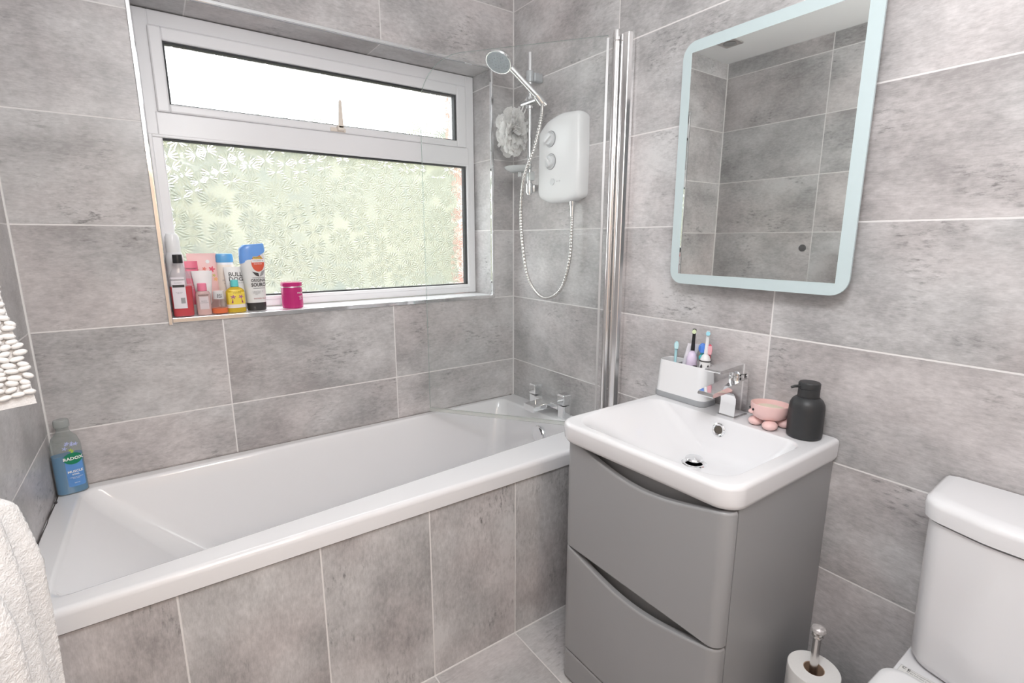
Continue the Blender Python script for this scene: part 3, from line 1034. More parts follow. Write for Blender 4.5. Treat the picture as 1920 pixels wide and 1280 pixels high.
# ------------------------------------------------------------------ vanity unit
BT = 0.845
van = thing('vanity_unit', 'grey two drawer vanity unit beside the bath carrying the white basin', 'vanity unit', (-0.22, -1.165, 0))
CY0, CY1 = -1.416, -0.914
def plan(x0, x1, y0, y1, z):
    return [(x0, y0, z), (x1, y0, z), (x1, y1, z), (x0, y1, z)]


bm = bmesh.new()
bridge(bm, [plan(-0.428, -0.002, CY0, CY1, 0.0), plan(-0.428, -0.002, CY0, CY1, 0.786), plan(-0.412, -0.018, CY0 + 0.016, CY1 - 0.016, 0.786), plan(-0.412, -0.018, CY0 + 0.016, CY1 - 0.016, 0.60)])
obj('cabinet_body', bm, VANITY, van, world=True, smooth=0)


def front_path(x_face, r, back, inset=0.0, n=8):
    """plan of a front board: flat face with rounded ends"""
    y0, y1 = CY1 + 0.0005 - inset, CY0 - 0.0005 + inset
    xf_ = x_face + inset
    pts = [(back, y0)]
    for k in range(n + 1):
        a = (PI / 2) * k / n
        pts.append((xf_ + (r - inset) - (r - inset) * math.sin(a), y0 - (r - inset) + (r - inset) * math.cos(a)))
    for k in range(1, 24):
        t = k / 24
        pts.append((xf_, (y0 - r + inset) * (1 - t) + (y1 + r - inset) * t))
    for k in range(n + 1):
        a = (PI / 2) * k / n
        pts.append((xf_ + (r - inset) - (r - inset) * math.cos(a), y1 + (r - inset) - (r - inset) * math.sin(a)))
    pts.append((back, y1))
    return pts


def front_board(zlo, ztop):
    o_, i_, m_ = front_path(-0.466, 0.028, -0.4325), front_path(-0.466, 0.028, -0.4325, 0.018), front_path(-0.466, 0.028, -0.4325, 0.004)
    bm = bmesh.new()
    loops = []
    for (ox, oy), (ix, iy), (mx_, my) in zip(o_, i_, m_):
        zt = ztop(oy)
        loops.append([(mx_, my, zlo), (ox, oy, zlo + 0.003), (ox, oy, zt - 0.006), ((ox + mx_) / 2, (oy + my) / 2, zt - 0.0015), (mx_, my, zt), (ix, iy, zt - 0.001), (ix, iy, zlo)])
    bridge(bm, loops)
    return bm


def scoop(zt, y0, y1, dip):
    def f(y):
        t = (y - y0) / (y1 - y0)
        if t <= 0 or t >= 1:
            return zt
        s = math.sin(PI * t)
        return zt - dip * (s ** 1.15)
    return f


obj('drawer_front', front_board(0.459, scoop(0.783, -0.955, -1.398, 0.040)), VANITY, van, world=True, smooth=40)
obj('drawer_front', front_board(0.112, scoop(0.455, -0.935, -1.400, 0.042)), VANITY, van, world=True, smooth=40)
obj('plinth', front_board(0.012, lambda y: 0.107), VANITY, van, world=True, smooth=40)

basin = thing('wash_basin', 'white ceramic wash basin on the grey vanity unit', 'basin', (-0.24, -1.165, 0.786))
BL, BR = -0.903, -1.426


def bl(xr, xfl, xfr, yl, yr, rr_, rf, z, seg=8):
    pts = round_poly([(xr, yl), (xr, yr), (xfr, yr), (xfl, yl)], [rr_, rr_, rf, rf], seg)
    return [(p.x, p.y, z) for p in pts]


e = 0.0
loops = [
    bl(-0.030, -0.424, -0.424, BL - 0.040, BR + 0.040, 0.004, 0.045, 0.787),
    bl(-0.002, -0.478, -0.456, BL - 0.010, BR + 0.010, 0.004, 0.045, 0.787),
    bl(-0.002, -0.484, -0.462, BL - 0.005, BR + 0.005, 0.004, 0.048, 0.789),
    bl(-0.002, -0.492, -0.470, BL - 0.001, BR + 0.001, 0.004, 0.050, 0.800),
    bl(-0.002, -0.496, -0.473, BL, BR, 0.004, 0.052, 0.834),
    bl(-0.002, -0.494, -0.471, BL - 0.002, BR + 0.002, 0.004, 0.052, 0.841),
    bl(-0.003, -0.488, -0.465, BL - 0.007, BR + 0.007, 0.004, 0.050, BT - 0.0006),
    bl(-0.003, -0.483, -0.461, BL - 0.012, BR + 0.012, 0.004, 0.048, BT),
    bl(-0.106, -0.466, -0.448, BL - 0.024, BR + 0.036, 0.040, 0.070, BT - 0.0003),
    bl(-0.109, -0.462, -0.444, BL - 0.030, BR + 0.0385, 0.042, 0.070, BT - 0.0020),
    bl(-0.111, -0.454, -0.437, BL - 0.042, BR + 0.0405, 0.044, 0.070, BT - 0.0065),
    bl(-0.114, -0.436, -0.420, BL - 0.066, BR + 0.0440, 0.046, 0.070, BT - 0.0190),
    bl(-0.118, -0.414, -0.400, BL - 0.090, BR + 0.0490, 0.050, 0.070, BT - 0.0340),
    bl(-0.125, -0.385, -0.374, BL - 0.122, BR + 0.0570, 0.055, 0.065, BT - 0.0560),
    bl(-0.134, -0.350, -0.342, BL - 0.158, BR + 0.0720, 0.055, 0.060, BT - 0.0780),
    bl(-0.146, -0.315, -0.310, BL - 0.192, BR + 0.0980, 0.050, 0.050, BT - 0.0930),
    bl(-0.165, -0.280, -0.277, BL - 0.225, BR + 0.1500, 0.040, 0.040, BT - 0.1010),
    bl(-0.190, -0.255, -0.254, BL - 0.245, BR + 0.2250, 0.02, 0.02, BT - 0.1040),
]
bm = bmesh.new()
bridge(bm, loops, False, True)
obj('basin_bowl', bm, CERAMIC, basin, world=True, smooth=55)
bm = lathe([(0.0195, 0.0), (0.0195, 0.003), (0.016, 0.0045), (0.0125, 0.003), (0.0115, -0.004)], 32, cap1=False)
add_lathe(bm, [(0.0122, -0.004), (0.0005, -0.0045)], 32)
for f in bm.faces:
    f.material_index = 0
xf(bm, Matrix.Translation((-0.1185, -1.166, BT - 0.032)) @ Matrix.Rotation(-PI / 2 + 0.2, 4, 'Y'))
ofl = obj('overflow_ring', bm, CHROME, basin, world=True)
bm = lathe([(0.0115, 0.0), (0.0005, 0.0006)], 24)
xf(bm, Matrix.Translation((-0.1200, -1.166, BT - 0.032)) @ Matrix.Rotation(-PI / 2 + 0.2, 4, 'Y'))
obj('overflow_hole', bm, plain('dark_hole', (0.10, 0.085, 0.07), 0.6), ofl, world=True)
ZD = BT - 0.104
bm = lathe([(0.033, -0.002), (0.033, 0.001), (0.030, 0.003), (0.024, 0.002), (0.022, 0.0)], 36, c=(-0.225, -1.166, ZD))
waste = obj('waste_ring', bm, CHROME, basin, world=True)
bm = lathe([(0.012, 0.0), (0.012, 0.009), (0.0225, 0.011), (0.0235, 0.0135), (0.0215, 0.017), (0.0005, 0.0185)], 36, c=(-0.225, -1.166, ZD))
obj('click_plug', bm, CHROME, waste, world=True)

# basin tap
bt = thing('basin_mixer_tap', 'chrome square lever mixer tap on the wash basin', 'tap', (-0.060, -1.166, BT))
hw = 0.023
body = round_poly([(-0.028, BT), (-0.030, BT + 0.106), (-0.060, BT + 0.106), (-0.196, BT + 0.092), (-0.200, BT + 0.080), (-0.118, BT + 0.083), (-0.088, BT + 0.072), (-0.084, BT + 0.045), (-0.088, BT)],
                  [0.002, 0.003, 0.003, 0.002, 0.003, 0.03, 0.022, 0.05, 0.002], 6)
obj('tap_body', prism(body, 'XZ', -1.166 - hw, -1.166 + hw, 0.0025), CHROME, bt, world=True)
obj('tap_base', prism(round_poly([(-0.022, -1.166 - 0.027), (-0.094, -1.166 - 0.027), (-0.094, -1.166 + 0.027), (-0.022, -1.166 + 0.027)], 0.006, 4), 'XY', BT, BT + 0.005, 0.0015), CHROME, bt, world=True)
bm = lathe([(0.0205, 0.0), (0.0205, 0.012), (0.019, 0.014), (0.019, 0.022)], 28, c=(-0.054, -1.166, BT + 0.104))
obj('cartridge_collar', bm, CHROME, bt, world=True)
lever = round_poly([(-0.030, BT + 0.110), (-0.029, BT + 0.148), (-0.060, BT + 0.155), (-0.172, BT + 0.150), (-0.172, BT + 0.142), (-0.090, BT + 0.139), (-0.074, BT + 0.128), (-0.074, BT + 0.126), (-0.040, BT + 0.124), (-0.040, BT + 0.110)],
                   [0.002, 0.012, 0.02, 0.002, 0.003, 0.02, 0.006, 0.001, 0.002, 0.002], 5)
obj('lever_handle', prism(lever, 'XZ', -1.166 - hw, -1.166 + hw, 0.002), CHROME, bt, world=True)

# toothbrush caddy
CX, CYC = -0.0425, -0.993
cad = thing('toothbrush_caddy', 'white tapered caddy with grey base holding the toothbrushes', 'caddy', (CX, CYC, BT))


def rr_loop(hx, hy, r, z, seg=6):
    return [(p.x, p.y, z) for p in round_poly([(-hx, -hy), (hx, -hy), (hx, hy), (-hx, hy)], r, seg)]


bm = bmesh.new()
bridge(bm, [rr_loop(0.0375, 0.0905, 0.022, 0.0175), rr_loop(0.037, 0.090, 0.022, 0.022), rr_loop(0.034, 0.0835, 0.022, 0.118), rr_loop(0.0325, 0.082, 0.021, 0.1195), rr_loop(0.031, 0.0805, 0.02, 0.117), rr_loop(0.034, 0.086, 0.02, 0.030)])
obj('caddy_body', bm, WPLAST, cad, smooth=50)
bm = bmesh.new()
bridge(bm, [rr_loop(0.0375, 0.0915, 0.022, 0.0), rr_loop(0.0392, 0.0935, 0.023, 0.002), rr_loop(0.039, 0.093, 0.023, 0.0165), rr_loop(0.0375, 0.091, 0.022, 0.018)])
obj('caddy_base', bm, GPLAST, cad, smooth=50)
obj('divider', box(-0.031, 0.031, 0.037, 0.039, 0.03, 0.108), GPLAST, cad, smooth=0)

CZ = BT + 0.0305


def stand(o, loc, tilt=(0, 0), rz=0):
    o.location = loc
    o.rotation_euler = (tilt[0], tilt[1], rz)
    return o


def electric_brush(name, label, loc, top_col, body_mat, bristle, tilt, rz, band=None):
    r = thing(name, label, 'toothbrush', loc)
    r.rotation_euler = (tilt[0], tilt[1], rz)
    bm = lathe([(0.010, 0.0), (0.0135, 0.004), (0.0155, 0.05), (0.0165, 0.085), (0.0150, 0.110), (0.0105, 0.122), (0.0058, 0.126), (0.0058, 0.132)], 24)
    h = obj('handle', bm, body_mat, r)
    if band:
        bm = lathe([(0.0164, 0.104), (0.0168, 0.106), (0.0160, 0.108)], 24, cap0=False, cap1=False)
        obj('grip_band', bm, band, h)
        bm = bmesh.new()
        for s in (-1, 1):
            add_tube(bm, [(0.0165 * math.sin(s * (0.35 + 0.5 * t)), -0.0168 * math.cos(s * (0.35 + 0.5 * t)), 0.06 + 0.035 * math.sin(PI * t)) for t in [i / 8 for i in range(9)]], 0.0018, 6)
        obj('printed_swirl', bm, band, h)
    bm = tube([(0, 0, 0.130), (0, 0, 0.165), (0, 0, 0.190), (0, -0.001, 0.196)], [0.0062, 0.0048, 0.0050, 0.0055], 14)
    add_tube(bm, [(0, 0.004, 0.190), (0, -0.006, 0.190)], 0.0062, 14)
    obj('brush_head', bm, top_col, r)
    bm = lathe([(0.0058, 0.0), (0.0062, -0.009), (0.0055, -0.010)], 14, c=(0, -0.006, 0.190), axis='Y')
    obj('bristles', bm, bristle, r)
    return r


LILAC = plain('lilac_white_print', (0.72, 0.62, 0.78), 0.3, var=0.22, bscale=45)
electric_brush('electric_toothbrush', 'electric toothbrush with black neck and lilac handle in the caddy', (CX - 0.006, -1.012, CZ), BLACK, LILAC, plain('green_bristles', (0.70, 0.80, 0.52), 0.8), (0.0, 0.02), -1.0)
electric_brush('electric_toothbrush', 'electric toothbrush with white neck and black printed white handle', (CX - 0.008, -1.058, CZ), WPLAST, plain('white_handle', (0.82, 0.82, 0.82), 0.3), plain('blue_bristles', (0.35, 0.70, 0.82), 0.8), (-0.03, 0.03), -1.0, INK)
r = thing('toothbrush', 'pale blue manual toothbrush leaning at the bath end of the caddy', 'toothbrush', (CX - 0.016, -0.960, CZ))
r.rotation_euler = (-0.04, 0.02, -0.9)
AQUA = plain('pale_blue_plastic', (0.42, 0.70, 0.76), 0.3)
bm = tube([(0, 0, 0), (0, 0, 0.05), (0, 0, 0.09), (0, 0, 0.13)], [0.004, 0.0055, 0.004, 0.0045], 12)
add_ell(bm, (0, 0.002, 0.137), (0.0075, 0.0035, 0.013), 14)
obj('handle', bm, AQUA, r)
obj('bristles', box(-0.006, 0.006, -0.012, -0.001, 0.127, 0.147, 0.002), plain('aqua_bristles', (0.55, 0.80, 0.84), 0.8), r)
r = thing('toothpaste_tube', 'white toothpaste tube tilted inside the toothbrush caddy', 'toothpaste', (CX + 0.010, -0.970, CZ))
r.rotation_euler = (0.26, 0.12, -0.6)
bm = bmesh.new()
bridge(bm, [sup(0.011, 0.011, 2, 0.02), sup(0.016, 0.014, 2, 0.03), sup(0.0175, 0.010, 2.4, 0.09), sup(0.019, 0.004, 3, 0.135), sup(0.019, 0.0015, 4, 0.155)])
obj('tube', bm, plain('white_lilac_tube', (0.78, 0.77, 0.82), 0.35, var=0.08, bscale=50), r)
obj('cap', lathe([(0.009, 0.0), (0.011, 0.002), (0.0105, 0.021)], 20), WPLAST, r)
r = thing('kids_toothbrush', 'blue and teal toothbrush with orange grip behind the white electric brush', 'toothbrush', (CX + 0.012, -1.036, CZ))
r.rotation_euler = (0.05, 0.0, -0.9)
bm = tube([(0, 0, 0), (0, 0, 0.06), (0, 0, 0.100)], [0.006, 0.0085, 0.006], 12)
obj('grip', bm, plain('orange_rubber', (0.85, 0.33, 0.05), 0.4), r)
bm = tube([(0, 0, 0.098), (0, 0, 0.13)], [0.0055, 0.005], 12)
add_ell(bm, (0, 0, 0.110), (0.010, 0.008, 0.011), 14)
obj('neck', bm, plain('teal_plastic', (0.10, 0.55, 0.55), 0.35), r)
bm = ell((0, 0, 0.140), (0.012, 0.006, 0.016), 14)
add_box(bm, -0.008, 0.008, -0.014, 0, 0.128, 0.152, 0.003)
obj('brush_head', bm, plain('blue_plastic', (0.10, 0.27, 0.78), 0.35), r)
r = thing('toothbrush', 'red toothbrush at the tap end of the caddy', 'toothbrush', (CX + 0.012, -1.060, CZ))
r.rotation_euler = (0.03, 0.0, -0.9)
RED = plain('red_plastic', (0.75, 0.08, 0.14), 0.35)
bm = tube([(0, 0, 0), (0, 0, 0.08), (0, 0, 0.12)], [0.006, 0.006, 0.0045], 12)
add_ell(bm, (0, 0, 0.138), (0.008, 0.004, 0.018), 14)
obj('handle', bm, RED, r)
obj('bristles', box(-0.006, 0.006, -0.012, -0.002, 0.126, 0.152, 0.002), plain('pink_bristles', (0.85, 0.45, 0.50), 0.8), r)
r = thing('small_bottle', 'small black and orange bottle low between the two electric toothbrushes', 'bottle', (CX - 0.020, -1.036, CZ))
obj('bottle_body', lathe([(0.007, 0), (0.0075, 0.002), (0.0075, 0.085), (0.006, 0.088)], 18), BLACK, r)
obj('orange_band', lathe([(0.0078, 0.062), (0.0078, 0.078)], 18, cap0=False, cap1=False), plain('orange_label', (0.85, 0.20, 0.04), 0.4), r)

# pink animal soap dish and soap
SD = (-0.056, -1.272, BT)
dish = thing('soap_dish', 'pink animal shaped soap dish on four round feet', 'soap dish', SD, 1.31)
bm = bmesh.new()
secs = []
for z, k in ((0.020, 0.35), (0.022, 0.62), (0.030, 0.85), (0.044, 0.97), (0.060, 1.0), (0.0625, 0.985), (0.0625, 0.955), (0.058, 0.93), (0.046, 0.90), (0.036, 0.80), (0.034, 0.4)):
    secs.append([(0.046 * k * math.cos(t), 0.054 * k * math.sin(t), z + (0.004 * math.sin(t) if z > 0.05 else 0)) for t in [2 * PI * i / 44 for i in range(44)]])
bridge(bm, secs)
obj('bowl', bm, PINKD, dish, smooth=60)
for x, y in ((-0.026, -0.026), (-0.026, 0.026), (0.020, -0.026), (0.020, 0.026)):
    obj('foot', ell((x, y, 0.0125), (0.018, 0.021, 0.0125), 18), PINKD, dish, smooth=60)
for a in (0.98, 1.40):
    bm = ell((0.0458 * math.cos(a), 0.0535 * math.sin(a), 0.050), (0.0032, 0.0032, 0.0035), 12)
    obj('eye', bm, BLACK, dish)
bm = ell((0.045 * math.cos(1.19), 0.0525 * math.sin(1.19), 0.042), (0.008, 0.008, 0.006), 14)
obj('snout', bm, PINKD, dish)
bm = bmesh.new()
add_ell(bm, (0, 0, 0), (0.036, 0.042, 0.010), 24)
o = tag(obj('soap_bar', bm, plain('cream_soap', (0.82, 0.72, 0.58), 0.4, sss=0.1), smooth=60), 'cream bar of soap lying in the pink dish', 'soap')
o.location = (SD[0], SD[1], SD[2] + 0.046)

# black soap dispenser
sd = thing('soap_dispenser', 'matt black pump soap dispenser at the back corner of the basin', 'soap dispenser', (-0.056, -1.362, BT), 0)
bm = lathe([(0.036, 0.0), (0.0395, 0.003), (0.0405, 0.008), (0.0405, 0.072), (0.0402, 0.074), (0.0405, 0.076), (0.0390, 0.088), (0.034, 0.098), (0.027, 0.104), (0.024, 0.106)], 44)
obj('bottle', bm, BLACKM, sd, smooth=50)
bm = lathe([(0.0235, 0.105), (0.0245, 0.107), (0.0245, 0.126), (0.0235, 0.127), (0.0248, 0.128), (0.0248, 0.140), (0.0225, 0.143), (0.0005, 0.1435)], 36)
obj('pump_top', bm, BLACKM, sd, smooth=40)
bm = tube([(-0.018, 0.012, 0.133), (-0.030, 0.022, 0.132), (-0.036, 0.027, 0.129)], [0.0038, 0.0034, 0.003], 12)
obj('nozzle', bm, BLACKM, sd)

# ------------------------------------------------------------------ mirror
mir = thing('bathroom_mirror', 'tall rounded mirror with frosted light border above the basin', 'mirror', (0, -1.168, 1.545))
MY0, MY1, MZ0, MZ1 = -1.419, -0.918, 1.206, 1.884
obj('back_box', box(-0.046, -0.001, MY0 + 0.03, MY1 - 0.03, MZ0 + 0.03, MZ1 - 0.03), GPLAST, mir, world=True, smooth=0)
FROST = plain('frosted_mirror_border', (0.55, 0.645, 0.66), 0.38, var=0.015, spec=0.5)
pl_ = round_poly([(MY0, MZ0), (MY1, MZ0), (MY1, MZ1), (MY0, MZ1)], 0.042, 10)
obj('frosted_border', prism(pl_, 'YZ', -0.053, -0.047, 0.0012), FROST, mir, world=True, smooth=30)
bd = 0.030
bm = bmesh.new()
add_box(bm, -0.0534, -0.0528, MY0 + bd, MY1 - bd, MZ0 + bd, MZ1 - bd)
mm, nt, b = nodes_of('silvered_mirror')
b.inputs['Base Color'].default_value = (0.87, 0.895, 0.875, 1)
b.inputs['Metallic'].default_value = 1.0
b.inputs['Roughness'].default_value = 0.015
obj('mirror_glass', bm, mm, mir, world=True, smooth=0)
bm = lathe([(0.0085, 0.0), (0.0085, -0.0012), (0.0005, -0.0014)], 24, c=(-0.0534, -1.306, 1.317), axis='X')
obj('touch_sensor', bm, plain('dark_sensor', (0.07, 0.07, 0.07), 0.4), mir, world=True)

# ------------------------------------------------------------------ ceiling downlight, and a globe added for fill
dl = thing('ceiling_downlight', 'square chrome ceiling downlight reflected near the top of the mirror', 'ceiling light', (-1.37, -0.20, CEIL))
bm = frame = bmesh.new()
pl_ = round_poly([(-0.05, -0.05), (0.05, -0.05), (0.05, 0.05), (-0.05, 0.05)], 0.006, 4)
add_prism(bm, pl_, 'XY', -0.008, -0.0005, 0.002)
obj('bezel', bm, SATIN, dl)
obj('lamp_lens', lathe([(0.033, -0.009), (0.030, -0.0115), (0.0005, -0.0125)], 32), plain('grey_lens', (0.30, 0.30, 0.30), 0.2), dl)
pn = thing('added_globe_light', 'unseen white opal globe added to brighten the room and ceiling', 'ceiling light', (GLOBE.x, GLOBE.y, CEIL))  # invented fitting, added to carry the fill light
obj('added_rose', lathe([(0.055, -0.0005), (0.055, -0.012), (0.045, -0.020), (0.0005, -0.021)], 32), CHROME, pn)
OPAL = bpy.data.materials.new('opal_glass')
OPAL.use_nodes = True
nt = OPAL.node_tree
nt.nodes.remove(nt.nodes['Principled BSDF'])
tr_, tl_, mx_ = N(nt, 'ShaderNodeBsdfTransparent'), N(nt, 'ShaderNodeBsdfTranslucent'), N(nt, 'ShaderNodeMixShader')
mx_.inputs[0].default_value = 0.15
nt.links.new(tr_.outputs[0], mx_.inputs[1]); nt.links.new(tl_.outputs[0], mx_.inputs[2])
nt.links.new(mx_.outputs[0], nt.nodes['Material Output'].inputs['Surface'])
obj('added_opal_globe', ell((0, 0, -0.36), (0.16, 0.16, 0.16), 32), OPAL, pn, smooth=80)
obj('stem', lathe([(0.012, -0.205), (0.012, -0.015)], 16), CHROME, pn)

# ------------------------------------------------------------------ toilet
wc = thing('toilet', 'white close coupled toilet beside the vanity unit', 'toilet', (-0.30, -1.83, 0))
CYM = -1.84
hy = 0.195


def cis(hy_, depth, bulge, r, z, back=-0.004, seg=6):
    """plan of the cistern: straight back, bowed front"""
    pts = []
    base = [(back, CYM + hy_)]
    corner = round_poly([(back, CYM - hy_), (back, CYM + hy_), (-depth, CYM + hy_ - 0.006), (-depth - bulge, CYM + hy_ * 0.45), (-depth - bulge, CYM - hy_ * 0.45), (-depth, CYM - hy_ + 0.006)], [0.003, 0.003, r, 0.15, 0.15, r], seg)
    return [(p.x, p.y, z) for p in corner]


bm = bmesh.new()
bridge(bm, [cis(0.178, 0.128, 0.020, 0.045, 0.4525), cis(0.186, 0.136, 0.022, 0.048, 0.458), cis(0.191, 0.142, 0.024, 0.048, 0.475), cis(0.194, 0.147, 0.026, 0.044, 0.62), cis(0.196, 0.152, 0.028, 0.042, 0.786)])
obj('cistern', bm, CERAMIC, wc, world=True, smooth=50)
bm = bmesh.new()
bridge(bm, [cis(0.196, 0.153, 0.028, 0.042, 0.789), cis(0.203, 0.159, 0.029, 0.045, 0.793), cis(0.205, 0.161, 0.030, 0.045, 0.820), cis(0.203, 0.158, 0.029, 0.044, 0.830), cis(0.196, 0.150, 0.028, 0.042, 0.836), cis(0.180, 0.135, 0.026, 0.04, 0.838)])
obj('cistern_lid', bm, CERAMIC, wc, world=True, smooth=50)
bm = lathe([(0.022, 0), (0.024, 0.002), (0.024, 0.005), (0.0005, 0.006)], 30, c=(-0.09, CYM, 0.838))
obj('flush_button', bm, CHROME, wc, world=True)


def pan(w0, w1, xf_, r, z, xb=-0.03):
    """pan plan: narrow at the wall, rounded at the front"""
    pts = round_poly([(xb, CYM - w0), (xb, CYM + w0), (-0.22, CYM + w1), (xf_ * 0.82, CYM + w1 * 0.98), (xf_, CYM + w1 * 0.45), (xf_, CYM - w1 * 0.45), (xf_ * 0.82, CYM - w1 * 0.98), (-0.22, CYM - w1)], [0.012, 0.012, 0.12, 0.12, 0.12, 0.12, 0.12, 0.12], 6)
    return [(p.x, p.y, z) for p in pts]


bm = bmesh.new()
bridge(bm, [pan(0.12, 0.11, -0.48, 0, 0.0), pan(0.12, 0.10, -0.47, 0, 0.03), pan(0.130, 0.115, -0.50, 0, 0.20), pan(0.165, 0.17, -0.60, 0, 0.38), pan(0.193, 0.193, -0.640, 0, 0.436), pan(0.194, 0.194, -0.642, 0, 0.445), pan(0.190, 0.190, -0.638, 0, 0.450)])
obj('pan', bm, CERAMIC, wc, world=True, smooth=55)


def seat(k, z):
    pts = round_poly([(-0.222 - k, CYM - 0.196 + k), (-0.222 - k, CYM + 0.196 - k), (-0.40, CYM + 0.200 - k), (-0.57, CYM + 0.172 - k), (-0.66 + k, CYM + 0.07), (-0.66 + k, CYM - 0.07), (-0.57, CYM - 0.172 + k), (-0.40, CYM - 0.200 + k)], [0.035, 0.035, 0.2, 0.12, 0.1, 0.1, 0.12, 0.2], 6)
    return [(p.x, p.y, z) for p in pts]


bm = bmesh.new()
bridge(bm, [seat(0.006, 0.4525), seat(0.002, 0.455), seat(0.002, 0.465), seat(0.006, 0.4675)])
obj('seat', bm, WPLAST, wc, world=True, smooth=50)
bm = bmesh.new()
bridge(bm, [seat(0.004, 0.4685), seat(0.0, 0.471), seat(0.0, 0.480), seat(0.004, 0.486), seat(0.014, 0.4885), seat(0.05, 0.490)])
obj('seat_lid', bm, WPLAST, wc, world=True, smooth=50)
# printed conformity label on the pan deck
lab_m = plain('label_film', (0.80, 0.79, 0.77), 0.3)


def deck(u, v):
    # the print faces the user in front: its lines run along the cistern front
    return (-0.178 + v + 0.30, -1.654 - u + 1.83, 0.4505)


def deck2(u, v):
    p = deck(u, v)
    return (p[0], p[1], p[2] + 0.0004)


o = patch('ce_label', rect(0.0, 0.062, -0.020, 0.018), lab_m, wc, deck, sub=0.03)
o['label'] = 'small printed CE conformity label'
words('ce_mark', 'C E', 0.0095, INK, o, deck2, 0.0115, 0.0115, 0.0003)
for i, t_ in enumerate(('Close coupled WC 6/4 L', 'BS EN 997 Class 2', 'Vitreous china pan', 'Rinse with water')):
    words('label_lettering', t_, 0.0044, INKG, o, deck2, 0.041 if i == 0 else 0.031, 0.0115 - 0.0068 * i, 0.0001)
bm = bmesh.new()
for a, b_, c, d in ((0.001, 0.061, 0.0165, 0.0170), (0.001, 0.061, -0.0190, -0.0185), (0.001, 0.0015, -0.019, 0.017), (0.0605, 0.061, -0.019, 0.017)):
    bm.faces.new([bm.verts.new(deck2(u, v)) for u, v in rect(a, b_, c, d)])
obj('label_border', bm, INKG, o, smooth=0, recalc=False)

# toilet roll stand
RP = (-0.203, -1.508)
st = thing('toilet_roll_stand', 'chrome floor stand with crystal knob holding toilet roll by the vanity', 'toilet roll holder', (RP[0], RP[1], 0))
bm = lathe([(0.070, 0.0), (0.072, 0.003), (0.070, 0.010), (0.012, 0.014)], 36)
obj('base', bm, CHROME, st)
bm = tube([(0, 0, 0.012), (0, 0, 0.432)], 0.0085, 18)
add_lathe(bm, [(0.0085, 0.430), (0.0125, 0.436), (0.011, 0.439), (0.015, 0.448), (0.017, 0.4505)], 24)
obj('pole', bm, SATIN, st)
bm = bmesh.new()
bmesh.ops.create_icosphere(bm, subdivisions=2, radius=1.0, matrix=Matrix.Translation((0, 0, 0.452)) @ Matrix.Diagonal((0.0165, 0.0165, 0.0105, 1)))
obj('crystal_knob', bm, plain('crystal', (0.9, 0.86, 0.85), 0.03, 0.25, trans=0.5, ior=1.6), st, smooth=0)
for k in range(3):
    zb = 0.0145 + k * 0.1118
    lab = ('lowest white toilet roll resting on the stand base', 'white toilet roll directly under the topmost one on the stand', 'white toilet roll with loose end at the top of the stand')[k]
    rl = thing('toilet_roll', lab, 'toilet roll', (RP[0] - 0.001, RP[1] - 0.002, zb), group='toilet rolls on the stand')
    bm = lathe([(0.022, 0.0), (0.054, 0.0), (0.0555, 0.002), (0.0555, 0.1085), (0.054, 0.1105), (0.022, 0.1105)], 44, cap0=False, cap1=False)
    obj('paper_roll', bm, PAPER, rl, smooth=50)
    bm = lathe([(0.0215, 0.0005), (0.0222, 0.0005), (0.0222, 0.1100), (0.0215, 0.1100), (0.0205, 0.1095), (0.0205, 0.0005)], 32, cap0=False, cap1=False)
    obj('card_core', bm, CARD, rl, smooth=50)
    if k == 2:
        bm = bmesh.new()
        rows_ = []
        for i in range(8):
            a = 2.3 + i * 0.07
            rad = 0.0562 + i * 0.0022
            rows_.append([(rad * math.cos(a), rad * math.sin(a), 0.004 + j * 0.0262 - (0.004 * i if j == 4 else 0)) for j in range(5)])
        bridge(bm, rows_, False, False, closed=False)
        obj('loose_sheet', bm, PAPER, rl, smooth=60, recalc=False)

# ------------------------------------------------------------------ bottles on the window board
def skin_fn(prof, n=2.4, eps=0.0004):
    """front (-Y) surface of a lofted bottle: prof = [(z, rx, ry)]"""
    def f(u, v):
        for (z0, a0, b0), (z1, a1, b1) in zip(prof[:-1], prof[1:]):
            if z0 <= v <= z1:
                t = (v - z0) / max(1e-6, z1 - z0)
                rx, ry = a0 + (a1 - a0) * t, b0 + (b1 - b0) * t
                break
        else:
            rx, ry = prof[-1][1], prof[-1][2]
        k = min(0.985, abs(u) / rx)
        x = math.copysign(k * rx, u)
        y = -ry * (1 - k ** n) ** (1 / n) - eps
        return (x, y, v)
    return f


def bottle(name, label, cat, loc, rz, prof, n, m, part='bottle', seg=40, group=None, cap1=True):
    r = thing(name, label, cat, loc, rz, group)
    o = obj(part, loft([(z, a, b, n) for z, a, b in prof], seg, True, cap1), m, r, smooth=45)
    return r, o, skin_fn(prof, n)


TOI = 'toiletries on the window board'
# white aerosol
r, o, f = bottle('aerosol_can', 'tall white aerosol can in the left corner of the sill', 'aerosol can', (-1.3070, 0.088, SILL), 0, [(0, 0.023, 0.023), (0.002, 0.0252, 0.0252), (0.190, 0.0252, 0.0252), (0.203, 0.022, 0.022), (0.209, 0.018, 0.018)], 2, plain('white_lacquered_can', (0.80, 0.80, 0.82), 0.3), 'can', group=TOI)
obj('cap', lathe([(0.0205, 0.204), (0.0205, 0.240), (0.0195, 0.255), (0.0155, 0.264), (0.0005, 0.266)], 32), WPLAST, r)
